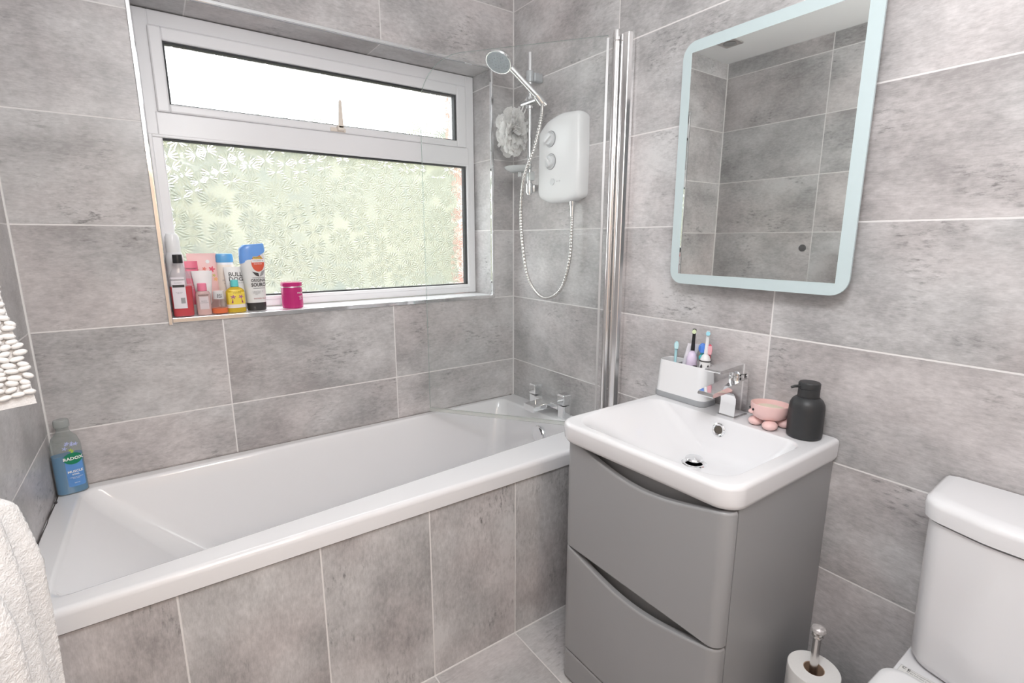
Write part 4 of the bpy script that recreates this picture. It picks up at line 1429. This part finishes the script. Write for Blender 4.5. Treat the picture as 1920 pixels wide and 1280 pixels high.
# small dark bottle behind
r, o, f = bottle('nail_varnish_bottle', 'small dark red bottle hidden at the left end behind the red shower gel', 'bottle', (-1.3225, 0.0535, SILL), 0, [(0, 0.0075, 0.006), (0.002, 0.0085, 0.007), (0.026, 0.0085, 0.007), (0.029, 0.006, 0.005)], 3, plain('dark_red_glass', (0.12, 0.01, 0.02), 0.15), group=TOI)
obj('cap', lathe([(0.0055, 0.029), (0.005, 0.058), (0.0005, 0.0585)], 18), BLACK, r)
# red shower gel
prof = [(0, 0.027, 0.016), (0.003, 0.030, 0.0185), (0.10, 0.0315, 0.019), (0.128, 0.029, 0.018), (0.150, 0.020, 0.015), (0.162, 0.0135, 0.0125), (0.172, 0.0115, 0.0115)]
CLR = clear('clear_bottle_plastic', (0.96, 0.955, 0.96), 0.06, (0.8, 0.78, 0.8), 1.35, 0.08)
r, o, f = bottle('shower_gel_bottle', 'clear bottle of red gel with black cap at the left end', 'bottle', (-1.3015, 0.0255, SILL), 0.06, prof, 2.6, CLR, group=TOI)
obj('red_gel', loft([(z, a - 0.0016, b - 0.0016, 2.6) for z, a, b in [(0.002, 0.028, 0.017), (0.005, 0.030, 0.0185), (0.098, 0.0315, 0.019)]]), plain('red_gel', (0.60, 0.02, 0.035), 0.15), r)
obj('cap', lathe([(0.0135, 0.172), (0.014, 0.174), (0.0135, 0.197), (0.0125, 0.199), (0.0005, 0.1995)], 28), BLACK, r)
PAPL = plain('pale_label', (0.78, 0.74, 0.78), 0.4, var=0.04)
f_ = lambda u, v: f(u, v)
patch('label_sheet', rect(-0.026, 0.010, 0.028, 0.128), PAPL, r, f)
f2 = skin_fn(prof, 2.6, 0.0008)
patch('label_band', rect(-0.024, 0.008, 0.096, 0.104), INK, r, f2)
words('label_lettering', 'SOAP&GLORY', 0.0058, INK, r, f2, -0.008, 0.1195, 0.0001)
words('label_lettering', 'RASPBERRY', 0.0040, INKG, r, f2, -0.008, 0.110)
words('label_lettering', 'body wash\n500 ml', 0.0042, INKG, r, f2, -0.008, 0.078)
patch('barcode', rect(-0.006, 0.006, 0.044, 0.062), INKG, r, f2)
# pink tube
prof = [(0, 0.019, 0.015), (0.03, 0.0205, 0.0155), (0.032, 0.0225, 0.0165), (0.09, 0.0235, 0.012), (0.150, 0.0245, 0.005), (0.175, 0.0245, 0.0018)]
r, o, f = bottle('pink_tube', 'hot pink squeeze tube behind the red gel bottle', 'tube', (-1.2685, 0.098, SILL), 0.05, prof[1:], 2.4, plain('pink_tube_print', (0.82, 0.17, 0.27), 0.35, var=0.05), 'tube', group=TOI)
obj('cap', loft([(0, 0.0185, 0.0145, 2.2), (0.002, 0.0195, 0.0152, 2.2), (0.0305, 0.0200, 0.0155, 2.2)]), WPLAST, r)
f2 = skin_fn(prof, 2.4, 0.0006)
patch('grey_panel', rect(-0.016, 0.018, 0.118, 0.142), plain('pink_grey_print', (0.62, 0.36, 0.42), 0.4), r, f2)
words('label_lettering', 'SOAP&GLORY', 0.0062, INK, r, skin_fn(prof, 2.4, 0.001), 0.001, 0.1500, 0.0001)
words('label_lettering', 'HAND FOOD\nhydrating\nhand cream', 0.0070, INKW, r, skin_fn(prof, 2.4, 0.001), 0.001, 0.092)
# pale pink pouch with flowers
prof = [(0, 0.036, 0.016), (0.004, 0.040, 0.019), (0.08, 0.0425, 0.017), (0.15, 0.0435, 0.009), (0.185, 0.0435, 0.002), (0.200, 0.0435, 0.0012)]
PPK = plain('pale_pink_film', (0.88, 0.56, 0.55), 0.4, var=0.03)
r, o, f = bottle('bath_salts_pouch', 'pale pink pouch printed with red flowers', 'pouch', (-1.2290, 0.114, SILL), 0, prof, 3.2, PPK, 'pouch', group=TOI)
f2 = skin_fn(prof, 3.2, 0.0008)
patch('hang_hole', oval(0.016, 0.172, 0.006, 0.006), INKW, r, f2)
for (cx, cz, rr_, m) in ((0.026, 0.146, 0.0105, RED), (0.004, 0.148, 0.007, plain('coral_print', (0.82, 0.22, 0.17), 0.5)), (-0.018, 0.145, 0.007, plain('olive_print', (0.55, 0.42, 0.22), 0.5)), (0.034, 0.112, 0.008, plain('peach_print', (0.90, 0.50, 0.22), 0.5)), (0.030, 0.125, 0.006, plain('leaf_print', (0.62, 0.55, 0.20), 0.5))):
    pts = []
    for i in range(30):
        a = 2 * PI * i / 30
        k = rr_ * (0.72 + 0.28 * math.cos(5 * a))
        pts.append((cx + k * math.cos(a), cz + k * math.sin(a)))
    patch('flower_print', pts, m, r, f2, 0.004)
words('pouch_lettering', 'ROSE\nbath salts', 0.0085, INK, r, f2, 0.006, 0.128)
# white tube on its cap
prof = [(0.018, 0.0165, 0.0165), (0.020, 0.0195, 0.019), (0.06, 0.0225, 0.015), (0.11, 0.0275, 0.006), (0.143, 0.0305, 0.0014)]
r, o, f = bottle('white_tube', 'plain white tube in front of the pale pink pouch', 'tube', (-1.2365, 0.076, SILL), 0, prof, 2.3, plain('soft_white_plastic', (0.82, 0.80, 0.81), 0.35), 'tube', group=TOI)
obj('cap', lathe([(0.0165, 0.0), (0.0175, 0.002), (0.0168, 0.0185)], 28), WPLAST, r)
# small pink bottle with pink cap
prof = [(0, 0.019, 0.014), (0.002, 0.0215, 0.016), (0.070, 0.0215, 0.016), (0.078, 0.018, 0.014), (0.080, 0.012, 0.011)]
r, o, f = bottle('small_lotion_bottle', 'small blush bottle with pink cap beside the red gel bottle', 'bottle', (-1.2435, 0.0285, SILL), 0.05, prof, 2.8, clear('blush_plastic', (0.9, 0.75, 0.74), 0.6, (0.84, 0.62, 0.60), 1.4, 0.1), group=TOI)
obj('lotion', loft([(0.002, 0.019, 0.0145, 2.8), (0.026, 0.0205, 0.0152, 2.8)]), plain('peach_lotion', (0.84, 0.50, 0.36), 0.3), r)
obj('cap', lathe([(0.0125, 0.080), (0.0135, 0.081), (0.0135, 0.103), (0.012, 0.105), (0.0005, 0.1055)], 26), plain('pink_cap', (0.85, 0.24, 0.36), 0.3), r)
f2 = skin_fn(prof, 2.8, 0.0006)
patch('label_sheet', rect(-0.013, 0.013, 0.020, 0.062), plain('silver_pink_label', (0.68, 0.60, 0.62), 0.35, var=0.06), r, f2)
f3 = skin_fn(prof, 2.8, 0.001)
words('label_lettering', 'SOAP&GLORY', 0.0048, INK, r, f3, 0.0, 0.0665, 0.0002)
words('label_lettering', 'BODY\nLOTION', 0.0062, INKG, r, f3, 0.0, 0.044)
# cream bottle with blue cap
prof = [(0, 0.026, 0.018), (0.003, 0.029, 0.0205), (0.145, 0.029, 0.0205), (0.160, 0.027, 0.019), (0.168, 0.024, 0.017)]
r, o, f = bottle('shampoo_bottle', 'cream shampoo bottle with blue flip cap', 'bottle', (-1.1610, 0.116, SILL), 0, prof, 2.6, plain('cream_plastic', (0.84, 0.76, 0.68), 0.35), group=TOI)
obj('cap', loft([(0.168, 0.0255, 0.0185, 2.6), (0.170, 0.0275, 0.0195, 2.6), (0.190, 0.027, 0.019, 2.6), (0.197, 0.0245, 0.017, 2.6), (0.198, 0.020, 0.014, 2.6)]), plain('sky_blue_cap', (0.13, 0.40, 0.72), 0.3), r)
obj('shoulder_band', loft([(0.158, 0.0272, 0.0192, 2.6), (0.1685, 0.0252, 0.0178, 2.6)], cap0=False, cap1=False), WPLAST, r)
words('label_lettering', 'pure', 0.009, INKG, r, skin_fn(prof, 2.6, 0.001), -0.006, 0.108)
words('label_lettering', 'care', 0.006, INKG, r, skin_fn(prof, 2.6, 0.001), -0.006, 0.096)
# small dome bottle with orange liquid
prof = [(0, 0.021, 0.021), (0.002, 0.0245, 0.0245), (0.022, 0.0255, 0.0255), (0.036, 0.0225, 0.0225), (0.045, 0.017, 0.017), (0.050, 0.0155, 0.0155)]
r, o, f = bottle('bubble_bath_bottle', 'small clear round bottle with orange liquid', 'bottle', (-1.1985, 0.0285, SILL), 0, prof, 2, CLR, group=TOI)
obj('orange_liquid', lathe([(0.020, 0.002), (0.0235, 0.004), (0.0242, 0.020)], 32), plain('orange_liquid', (0.88, 0.16, 0.02), 0.15), r)
obj('cap', lathe([(0.0155, 0.050), (0.0162, 0.051), (0.0160, 0.074), (0.0150, 0.077), (0.0005, 0.0775)], 28), plain('clear_white_cap', (0.74, 0.72, 0.72), 0.2), r)
fc = skin_fn([(0.05, 0.0162, 0.0162), (0.08, 0.0162, 0.0162)], 2, 0.0006)
patch('label_sheet', rect(-0.011, 0.013, 0.052, 0.070), plain('silver_label', (0.66, 0.65, 0.66), 0.4), r, fc, 0.004)
words('label_lettering', 'EAU\nfresh', 0.0072, INK, r, skin_fn([(0.05, 0.0162, 0.0162), (0.08, 0.0162, 0.0162)], 2, 0.001), 0.001, 0.061, 0.0002)
# white tube BULL DOG
prof = [(0.026, 0.0255, 0.0190), (0.028, 0.0285, 0.0200), (0.07, 0.0300, 0.0155), (0.12, 0.0325, 0.006), (0.153, 0.0335, 0.0014)]
r, o, f = bottle('moisturiser_tube', 'white tube lettered in black behind the yellow bottle', 'tube', (-1.1375, 0.077, SILL), 0, prof, 2.4, plain('white_tube_plastic', (0.82, 0.81, 0.81), 0.32), 'tube', group=TOI)
obj('cap', loft([(0, 0.0245, 0.0185, 2.4), (0.002, 0.0262, 0.0195, 2.4), (0.022, 0.0265, 0.0196, 2.4)]), WPLAST, r)
obj('black_band', loft([(0.022, 0.0262, 0.0194, 2.4), (0.0262, 0.0262, 0.0194, 2.4)]), BLACK, r)
f2 = skin_fn(prof, 2.4, 0.0008)
words('tube_lettering', 'BULL', 0.0195, INK, r, f2, 0.001, 0.1270, 0.0003)
words('tube_lettering', 'DOG', 0.0195, INK, r, f2, 0.001, 0.1105, 0.0003)
words('tube_lettering', 'SKINCARE FOR MEN', 0.0048, INKG, r, f2, 0.001, 0.098)
# yellow bottle with turquoise cap
prof = [(0, 0.025, 0.016), (0.002, 0.0290, 0.0185), (0.072, 0.0290, 0.0185), (0.080, 0.024, 0.016), (0.086, 0.014, 0.012), (0.088, 0.0105, 0.0105)]
YEL = plain('yellow_label', (0.86, 0.66, 0.09), 0.35, var=0.05)
r, o, f = bottle('bath_foam_bottle', 'yellow bottle with turquoise cap and purple print', 'bottle', (-1.1475, 0.0360, SILL), 0.08, prof, 2.5, clear('yellow_clear', (0.95, 0.86, 0.35), 0.6, (0.88, 0.62, 0.06), 1.4, 0.1), group=TOI)
obj('cap', loft([(0.088, 0.0112, 0.0112, 3), (0.089, 0.0125, 0.0125, 3), (0.110, 0.0115, 0.0115, 3), (0.111, 0.0105, 0.0105, 3)]), plain('turquoise_cap', (0.13, 0.60, 0.60), 0.3), r)
f2 = skin_fn(prof, 2.5, 0.0006)
patch('label_sheet', rect(-0.0250, 0.0272, 0.029, 0.079), YEL, r, f2)
obj('label_foot', loft([(0.017, 0.0292, 0.0187, 2.5), (0.029, 0.0292, 0.0187, 2.5)], cap0=False, cap1=False), plain('pale_label_foot', (0.80, 0.74, 0.70), 0.4), r)
f3 = skin_fn(prof, 2.5, 0.001)
PURP = plain('purple_print', (0.36, 0.10, 0.30), 0.5)
words('label_lettering', 'vanilla', 0.0105, plain('brown_print', (0.42, 0.28, 0.06), 0.5), r, f3, 0.002, 0.0690)
for cx in (-0.011, 0.013):
    pts = [(cx + 0.0088 * (0.65 + 0.35 * math.cos(5 * a + cx * 90)) * math.cos(a), 0.0545 + 0.0070 * (0.65 + 0.35 * math.cos(5 * a + cx * 90)) * math.sin(a)) for a in [2 * PI * i / 36 for i in range(36)]]
    patch('flower_print', pts, PURP, r, f3, 0.003)
    sg = 1 if cx > 0 else -1
    patch('stem_print', [(cx - 0.001, 0.050), (cx + sg * 0.0065, 0.0335), (cx + sg * 0.001, 0.0335)] if sg < 0 else [(cx + 0.001, 0.050), (cx + 0.001, 0.0335), (cx + 0.0065, 0.0335)], plain('plum_print', (0.30, 0.05, 0.16), 0.5), r, f3)
# tall clear bottle with blue cap: ORIGINAL SOURCE
prof = [(0, 0.027, 0.0195), (0.003, 0.030, 0.0215), (0.10, 0.0345, 0.0225), (0.160, 0.0395, 0.0215), (0.190, 0.0405, 0.019), (0.200, 0.039, 0.018)]
r, o, f = bottle('shower_gel_bottle', 'tall white bottle with slanted blue cap and red drop print', 'bottle', (-1.0810, 0.0600, SILL), 0.10, prof, 2.6, plain('milky_plastic', (0.76, 0.76, 0.75), 0.25, var=0.02), group=TOI)
o2 = obj('foot_band', loft([(0, 0.0272, 0.0197, 2.6), (0.003, 0.0303, 0.0218, 2.6), (0.028, 0.0312, 0.0222, 2.6)], cap1=False), plain('dark_foot', (0.045, 0.042, 0.042), 0.3), r)
bm = bmesh.new()
lo_, hi_ = [], []
N_ = 40
for i in range(N_):
    x, y, _ = sup(0.0418, 0.0200, 2.6, 0)[i]
    z0 = 0.186 + 0.020 * (x / 0.04) - 0.004 * abs(y) / 0.02
    lo_.append((x, y, z0))
    hi_.append((x * 0.99 + 0.001, y * 0.98, max(z0 + 0.004, 0.214)))
topl = [(x * 0.86 + 0.004, y * 0.9, 0.227 + 0.003 * (x / 0.04)) for x, y, z in hi_]
top2 = [(x * 0.80 + 0.004, y * 0.8, 0.230 + 0.003 * (x / 0.04)) for x, y, z in hi_]
bridge(bm, [lo_, hi_, topl, top2])
obj('flip_cap', bm, plain('blue_cap', (0.16, 0.36, 0.80), 0.25), r, smooth=50)
f2 = skin_fn(prof, 2.6, 0.0006)
f3 = skin_fn(prof, 2.6, 0.0011)
drop = [(0.012, 0.206)] + [(0.012 + 0.0215 * math.cos(a), 0.166 + 0.030 * math.sin(a)) for a in [PI * 0.12 - i * (PI * 1.24) / 20 for i in range(21)]]
patch('red_drop_print', list(reversed(drop)), plain('red_orange_print', (0.66, 0.10, 0.05), 0.45), r, f2)
patch('yellow_band', rect(-0.003, 0.027, 0.180, 0.188), plain('mustard_print', (0.78, 0.55, 0.14), 0.45), r, f3)
patch('white_band', rect(-0.008, 0.033, 0.168, 0.179), INKW, r, f3)
f4 = skin_fn(prof, 2.6, 0.0016)
words('label_lettering', 'TROPICAL', 0.0062, INK, r, f4, 0.012, 0.184, 0.0001)
words('label_lettering', 'COCONUT &', 0.0060, INK, r, f4, 0.012, 0.1735)
words('label_lettering', 'Shea Butter', 0.0058, INKW, r, f4, 0.012, 0.163)
pts = [(0.012 + 0.012 * math.sin(PI * i / 12), 0.132 + 0.014 * (i / 12)) for i in range(13)]
patch('leaf_print', [(-0.010, 0.137), (0.000, 0.123), (0.012, 0.119), (0.010, 0.131)], INK, r, f3)
patch('leaf_print', [(0.013, 0.119), (0.026, 0.124), (0.033, 0.142), (0.020, 0.136)], INKG, r, f3)
patch('rule_line', rect(-0.011, 0.030, 0.1145, 0.1157), INK, r, f3)
words('label_lettering', 'ORIGINAL', 0.0140, INK, r, f3, 0.010, 0.1055, 0.0003, 0.82)
words('label_lettering', 'SOURCE', 0.0170, INK, r, f3, 0.010, 0.0900, 0.0006, 0.82)
patch('rule_line', rect(-0.011, 0.029, 0.0778, 0.0790), INK, r, f3)
words('label_lettering', '1 BOTTLE\nONE BIG\nHIT', 0.0060, INKG, r, f3, -0.002, 0.062)
words('label_lettering', 'V', 0.008, INKG, r, f3, 0.018, 0.067)
words('label_lettering', 'SHOWER MILK', 0.0062, plain('dark_red_ink', (0.40, 0.06, 0.05), 0.5), r, f3, 0.008, 0.042)
# magenta jar
prof = [(0, 0.033, 0.033), (0.003, 0.0355, 0.0355), (0.012, 0.0365, 0.0365), (0.070, 0.0355, 0.0355), (0.076, 0.034, 0.034)]
MAG = plain('magenta_plastic', (0.50, 0.025, 0.17), 0.22, var=0.04)
r, o, f = bottle('hair_mask_jar', 'magenta jar standing apart at the right of the toiletries', 'jar', (-0.9610, 0.0560, SILL), 0, prof, 2, MAG, 'jar', group=TOI)
obj('lid', lathe([(0.0355, 0.0785), (0.0362, 0.080), (0.0360, 0.091), (0.034, 0.0935), (0.0005, 0.094)], 40), MAG, r)
obj('silver_rim', lathe([(0.0345, 0.0752), (0.0362, 0.0765), (0.0355, 0.0787)], 40, cap0=False, cap1=False), SATIN, r)
f2 = skin_fn(prof, 2, 0.0006)
words('label_lettering', 'MASK', 0.0085, INKW, r, f2, 0.022, 0.055)
words('label_lettering', 'repair\nhair\ncare', 0.0060, INKW, r, f2, 0.023, 0.038)

# ------------------------------------------------------------------ blue bath soak in the corner of the bath
ZB = rimz(-0.045)
prof = [(0, 0.033, 0.017), (0.004, 0.0368, 0.0205), (0.100, 0.0362, 0.0205), (0.150, 0.0350, 0.020), (0.172, 0.029, 0.018), (0.186, 0.018, 0.0145), (0.194, 0.0145, 0.0135), (0.204, 0.0145, 0.0135)]
r, o, f = bottle('bath_soak_bottle', 'blue bath soak bottle with green label in the left bath corner', 'bottle', (-1.6375, -0.0430, ZB + 0.0005), 0.16, prof, 2.8, clear('smoky_clear_plastic', (0.88, 0.90, 0.89), 0.22, (0.55, 0.58, 0.57), 1.4, 0.08))
obj('blue_liquid', loft([(0.002, 0.031, 0.0155, 2.8), (0.006, 0.0352, 0.0190, 2.8), (0.120, 0.0345, 0.0190, 2.8)]), plain('blue_liquid', (0.01, 0.24, 0.52), 0.15), r)
obj('cap', lathe([(0.0165, 0.204), (0.018, 0.206), (0.018, 0.222), (0.0165, 0.226), (0.0005, 0.2265)], 30), clear('grey_clear_cap', (0.80, 0.82, 0.81), 0.45, (0.58, 0.61, 0.60), 1.45, 0.08), r)
f2 = skin_fn(prof, 2.8, 0.0006)
f3 = skin_fn(prof, 2.8, 0.0012)
f4 = skin_fn(prof, 2.8, 0.0018)
patch('label_sheet', rect(-0.008, 0.031, 0.024, 0.115, 0.004), plain('blue_label', (0.12, 0.30, 0.66), 0.35, var=0.25, bscale=25), r, f2)
patch('green_badge', oval(0.0115, 0.110, 0.0215, 0.0175), plain('green_print', (0.01, 0.22, 0.11), 0.4), r, f3)
words('label_lettering', 'RADOX', 0.0125, INKW, r, f4, 0.0115, 0.110, 0.0005)
words('label_lettering', 'MUSCLE', 0.0095, INKW, r, f3, 0.0120, 0.070, 0.0003)
words('label_lettering', 'SOAK', 0.0062, INKW, r, f3, 0.0120, 0.061, 0.0002)
words('label_lettering', 'relaxes & soothes\nbath soak', 0.0042, INKW, r, f3, 0.0120, 0.051)
words('label_lettering', '500 ml', 0.0045, INKW, r, f3, 0.0120, 0.035)
LIME = plain('lime_print', (0.42, 0.58, 0.08), 0.5)
LAV = plain('lavender_print', (0.42, 0.46, 0.72), 0.5)
rn = random.Random(5)
for i in range(9):
    cx, cz = 0.010 + rn.uniform(-0.014, 0.014), 0.138 + rn.uniform(-0.010, 0.022)
    k = rn.uniform(0.004, 0.0065)
    pts = [(cx + k * (0.65 + 0.35 * math.cos(5 * a)) * math.cos(a), cz + k * (0.65 + 0.35 * math.cos(5 * a)) * math.sin(a)) for a in [2 * PI * j / 30 for j in range(30)]]
    patch('flower_print', pts, LIME if cz < 0.140 else LAV, r, f2, 0.003)

# ------------------------------------------------------------------ towels on the rail by the left wall
rl = thing('towel_rail', 'chrome wall rail at the left carrying the mat and towel', 'towel rail', (-W, -1.2, 0.95))
bm = bmesh.new()
for z, x in ((1.372, -1.618), (1.030, -1.596)):
    add_tube(bm, [(x, -0.925, z), (x, -1.55, z)], 0.010, 12)
obj('rail_bars', bm, CHROME, rl, world=True)
bm = bmesh.new()
for y in (-1.30, -1.54):
    add_tube(bm, [(-1.612, y, 0.90), (-1.612, y, 1.42)], 0.012, 12)
    for z in (0.96, 1.39):
        add_tube(bm, [(-W + 0.001, y, z), (-1.612, y, z)], 0.009, 10)
obj('uprights', bm, CHROME, rl, world=True)

COTTON = plain('white_cotton', (0.78, 0.765, 0.76), 0.95, bump=0.8, bscale=420, var=0.05)
CHEN = plain('white_chenille', (0.80, 0.78, 0.765), 0.9, bump=0.35, bscale=420, var=0.06)


def mat_plan(s):
    """plan position along the mat, s=0 at the far edge"""
    pts = [(-1.5480, -0.850), (-1.592, -0.868), (-1.622, -0.90), (-1.632, -1.00), (-1.634, -1.20), (-1.634, -1.36)]
    d = 0
    for (a, b_), (c, e_) in zip(pts[:-1], pts[1:]):
        L_ = math.hypot(c - a, e_ - b_)
        if s <= d + L_:
            t = (s - d) / L_
            return Vector((a + (c - a) * t, b_ + (e_ - b_) * t))
        d += L_
    return Vector(pts[-1])


def mat_pt(s, z, out=0.0):
    a, b_ = mat_plan(max(0, s - 0.012)), mat_plan(s + 0.012)
    t = (b_ - a).normalized()
    nn = Vector((-t.y, t.x))          # towards the room
    if nn.x < 0:
        nn = -nn
    if s < 0.09:
        nn = Vector((0.35, -1)).normalized() if s < 0.06 else Vector((0.7, -0.7)).normalized()
    p = mat_plan(s) + nn * out
    lean = (1.11 - z) * 0.095         # the edge flares out towards the hem
    lean = max(lean, -0.03)
    k = max(0.0, 1 - s / 0.25)
    return Vector((p.x + lean * k, p.y, z))


bmt = thing('bath_mat', 'white chenille bath mat hanging above the white towel at left', 'bath mat', (-1.56, -1.1, 1.08))
MB, MT = 1.080, 1.385
bm = bmesh.new()
loops = []
for i in range(31):
    s = 0.51 * i / 30
    lp = []
    for z in [MB + (MT - MB) * j / 8 for j in range(9)]:
        lp.append(mat_pt(s, z, 0.004))
    for z in [MT - (MT - MB) * j / 8 for j in range(9)]:
        lp.append(mat_pt(s, z, -0.004))
    loops.append(lp)
bridge(bm, loops)
obj('woven_backing', bm, COTTON, bmt, world=True, smooth=50)
bm = bmesh.new()
rn = random.Random(11)
z = MB + 0.020
row = 0
while z < MT:
    s = 0.001 + rn.uniform(0, 0.008)
    while s < 0.50:
        if s < 0.13:
            c = mat_pt(s + rn.uniform(-0.002, 0.002), z + rn.uniform(-0.0022, 0.0022), 0.009)
            a, b_ = mat_plan(max(0, s - 0.006)), mat_plan(s + 0.006)
            t = (b_ - a).normalized()
            ang = math.atan2(t.y, t.x)
            rot = Matrix.Rotation(ang, 3, 'Z') @ Matrix.Rotation(rn.uniform(-0.55, 0.35), 3, 'Y')
            add_ell(bm, c, (rn.uniform(0.0072, 0.0098), 0.0056, rn.uniform(0.0042, 0.0052)), 10, rot)
        s += 0.0150
    z += 0.0093
    row += 1
o = obj('chenille_pile', bm, CHEN, bmt, world=True, smooth=80)
o['kind'] = 'stuff'

tw = thing('bath_towel', 'white fluffy towel hanging in folds at lower left', 'towel', (-1.56, -1.2, 0.45))
bm = bmesh.new()
NS, NZ = 190, 260
TT, TBT = 1.050, 0.46
rows_ = []


def towel_pt(i, j):
    s = i / NS                       # around: from wall side over the far edge, then along the front
    z = TT + (TBT - TT) * (j / NZ)
    # plan: start behind, round the far edge, run towards the camera in folds
    L0 = 0.055
    tot = 0.40
    q = s * tot
    drop = (TT - z)
    flare = 0.014 * min(1, drop / 0.12) + 0.004 * math.sin(drop * 9)
    if q < L0:
        a = PI * q / L0
        cx, cy = -1.572, -1.068
        rx, ry = 0.022 + flare, 0.018 + 0.004 * math.sin(drop * 14)
        x, y = cx - rx * math.cos(a), cy + ry * math.sin(a)
    else:
        w = q - L0
        y = -1.068 - w
        x = -1.572 + (0.022 + flare) - 0.024 * (1 - math.cos(2 * PI * w / 0.082 + 1.2 * drop)) / 2 + 0.003 * math.sin(drop * 17 + w * 30)
    # rounded top going back over the rail
    if drop < 0.03:
        k = 1 - drop / 0.03
        x += (-1.590 - x) * (k ** 2) * 0.75
    p = Vector((x, y, z))
    p.z -= 0.055 * max(0.0, 1 - q / 0.10) * max(0, 1 - drop / 0.30) if q > 0 else 0
    fz = Vector((x * 330, y * 330, z * 330))
    d = mnoise.noise(fz * 0.85) * 0.0011
    return p + Vector((d, -d * 0.8, 0.5 * d))


grid = [[bm.verts.new(towel_pt(i, j)) for j in range(NZ + 1)] for i in range(NS + 1)]
for i in range(NS):
    for j in range(NZ):
        bm.faces.new((grid[i][j], grid[i][j + 1], grid[i + 1][j + 1], grid[i + 1][j]))
o = obj('terry_cloth', bm, COTTON, tw, world=True, smooth=80, recalc=True)
sm = o.modifiers.new('thickness', 'SOLIDIFY')
sm.thickness = 0.006
sm.offset = -1
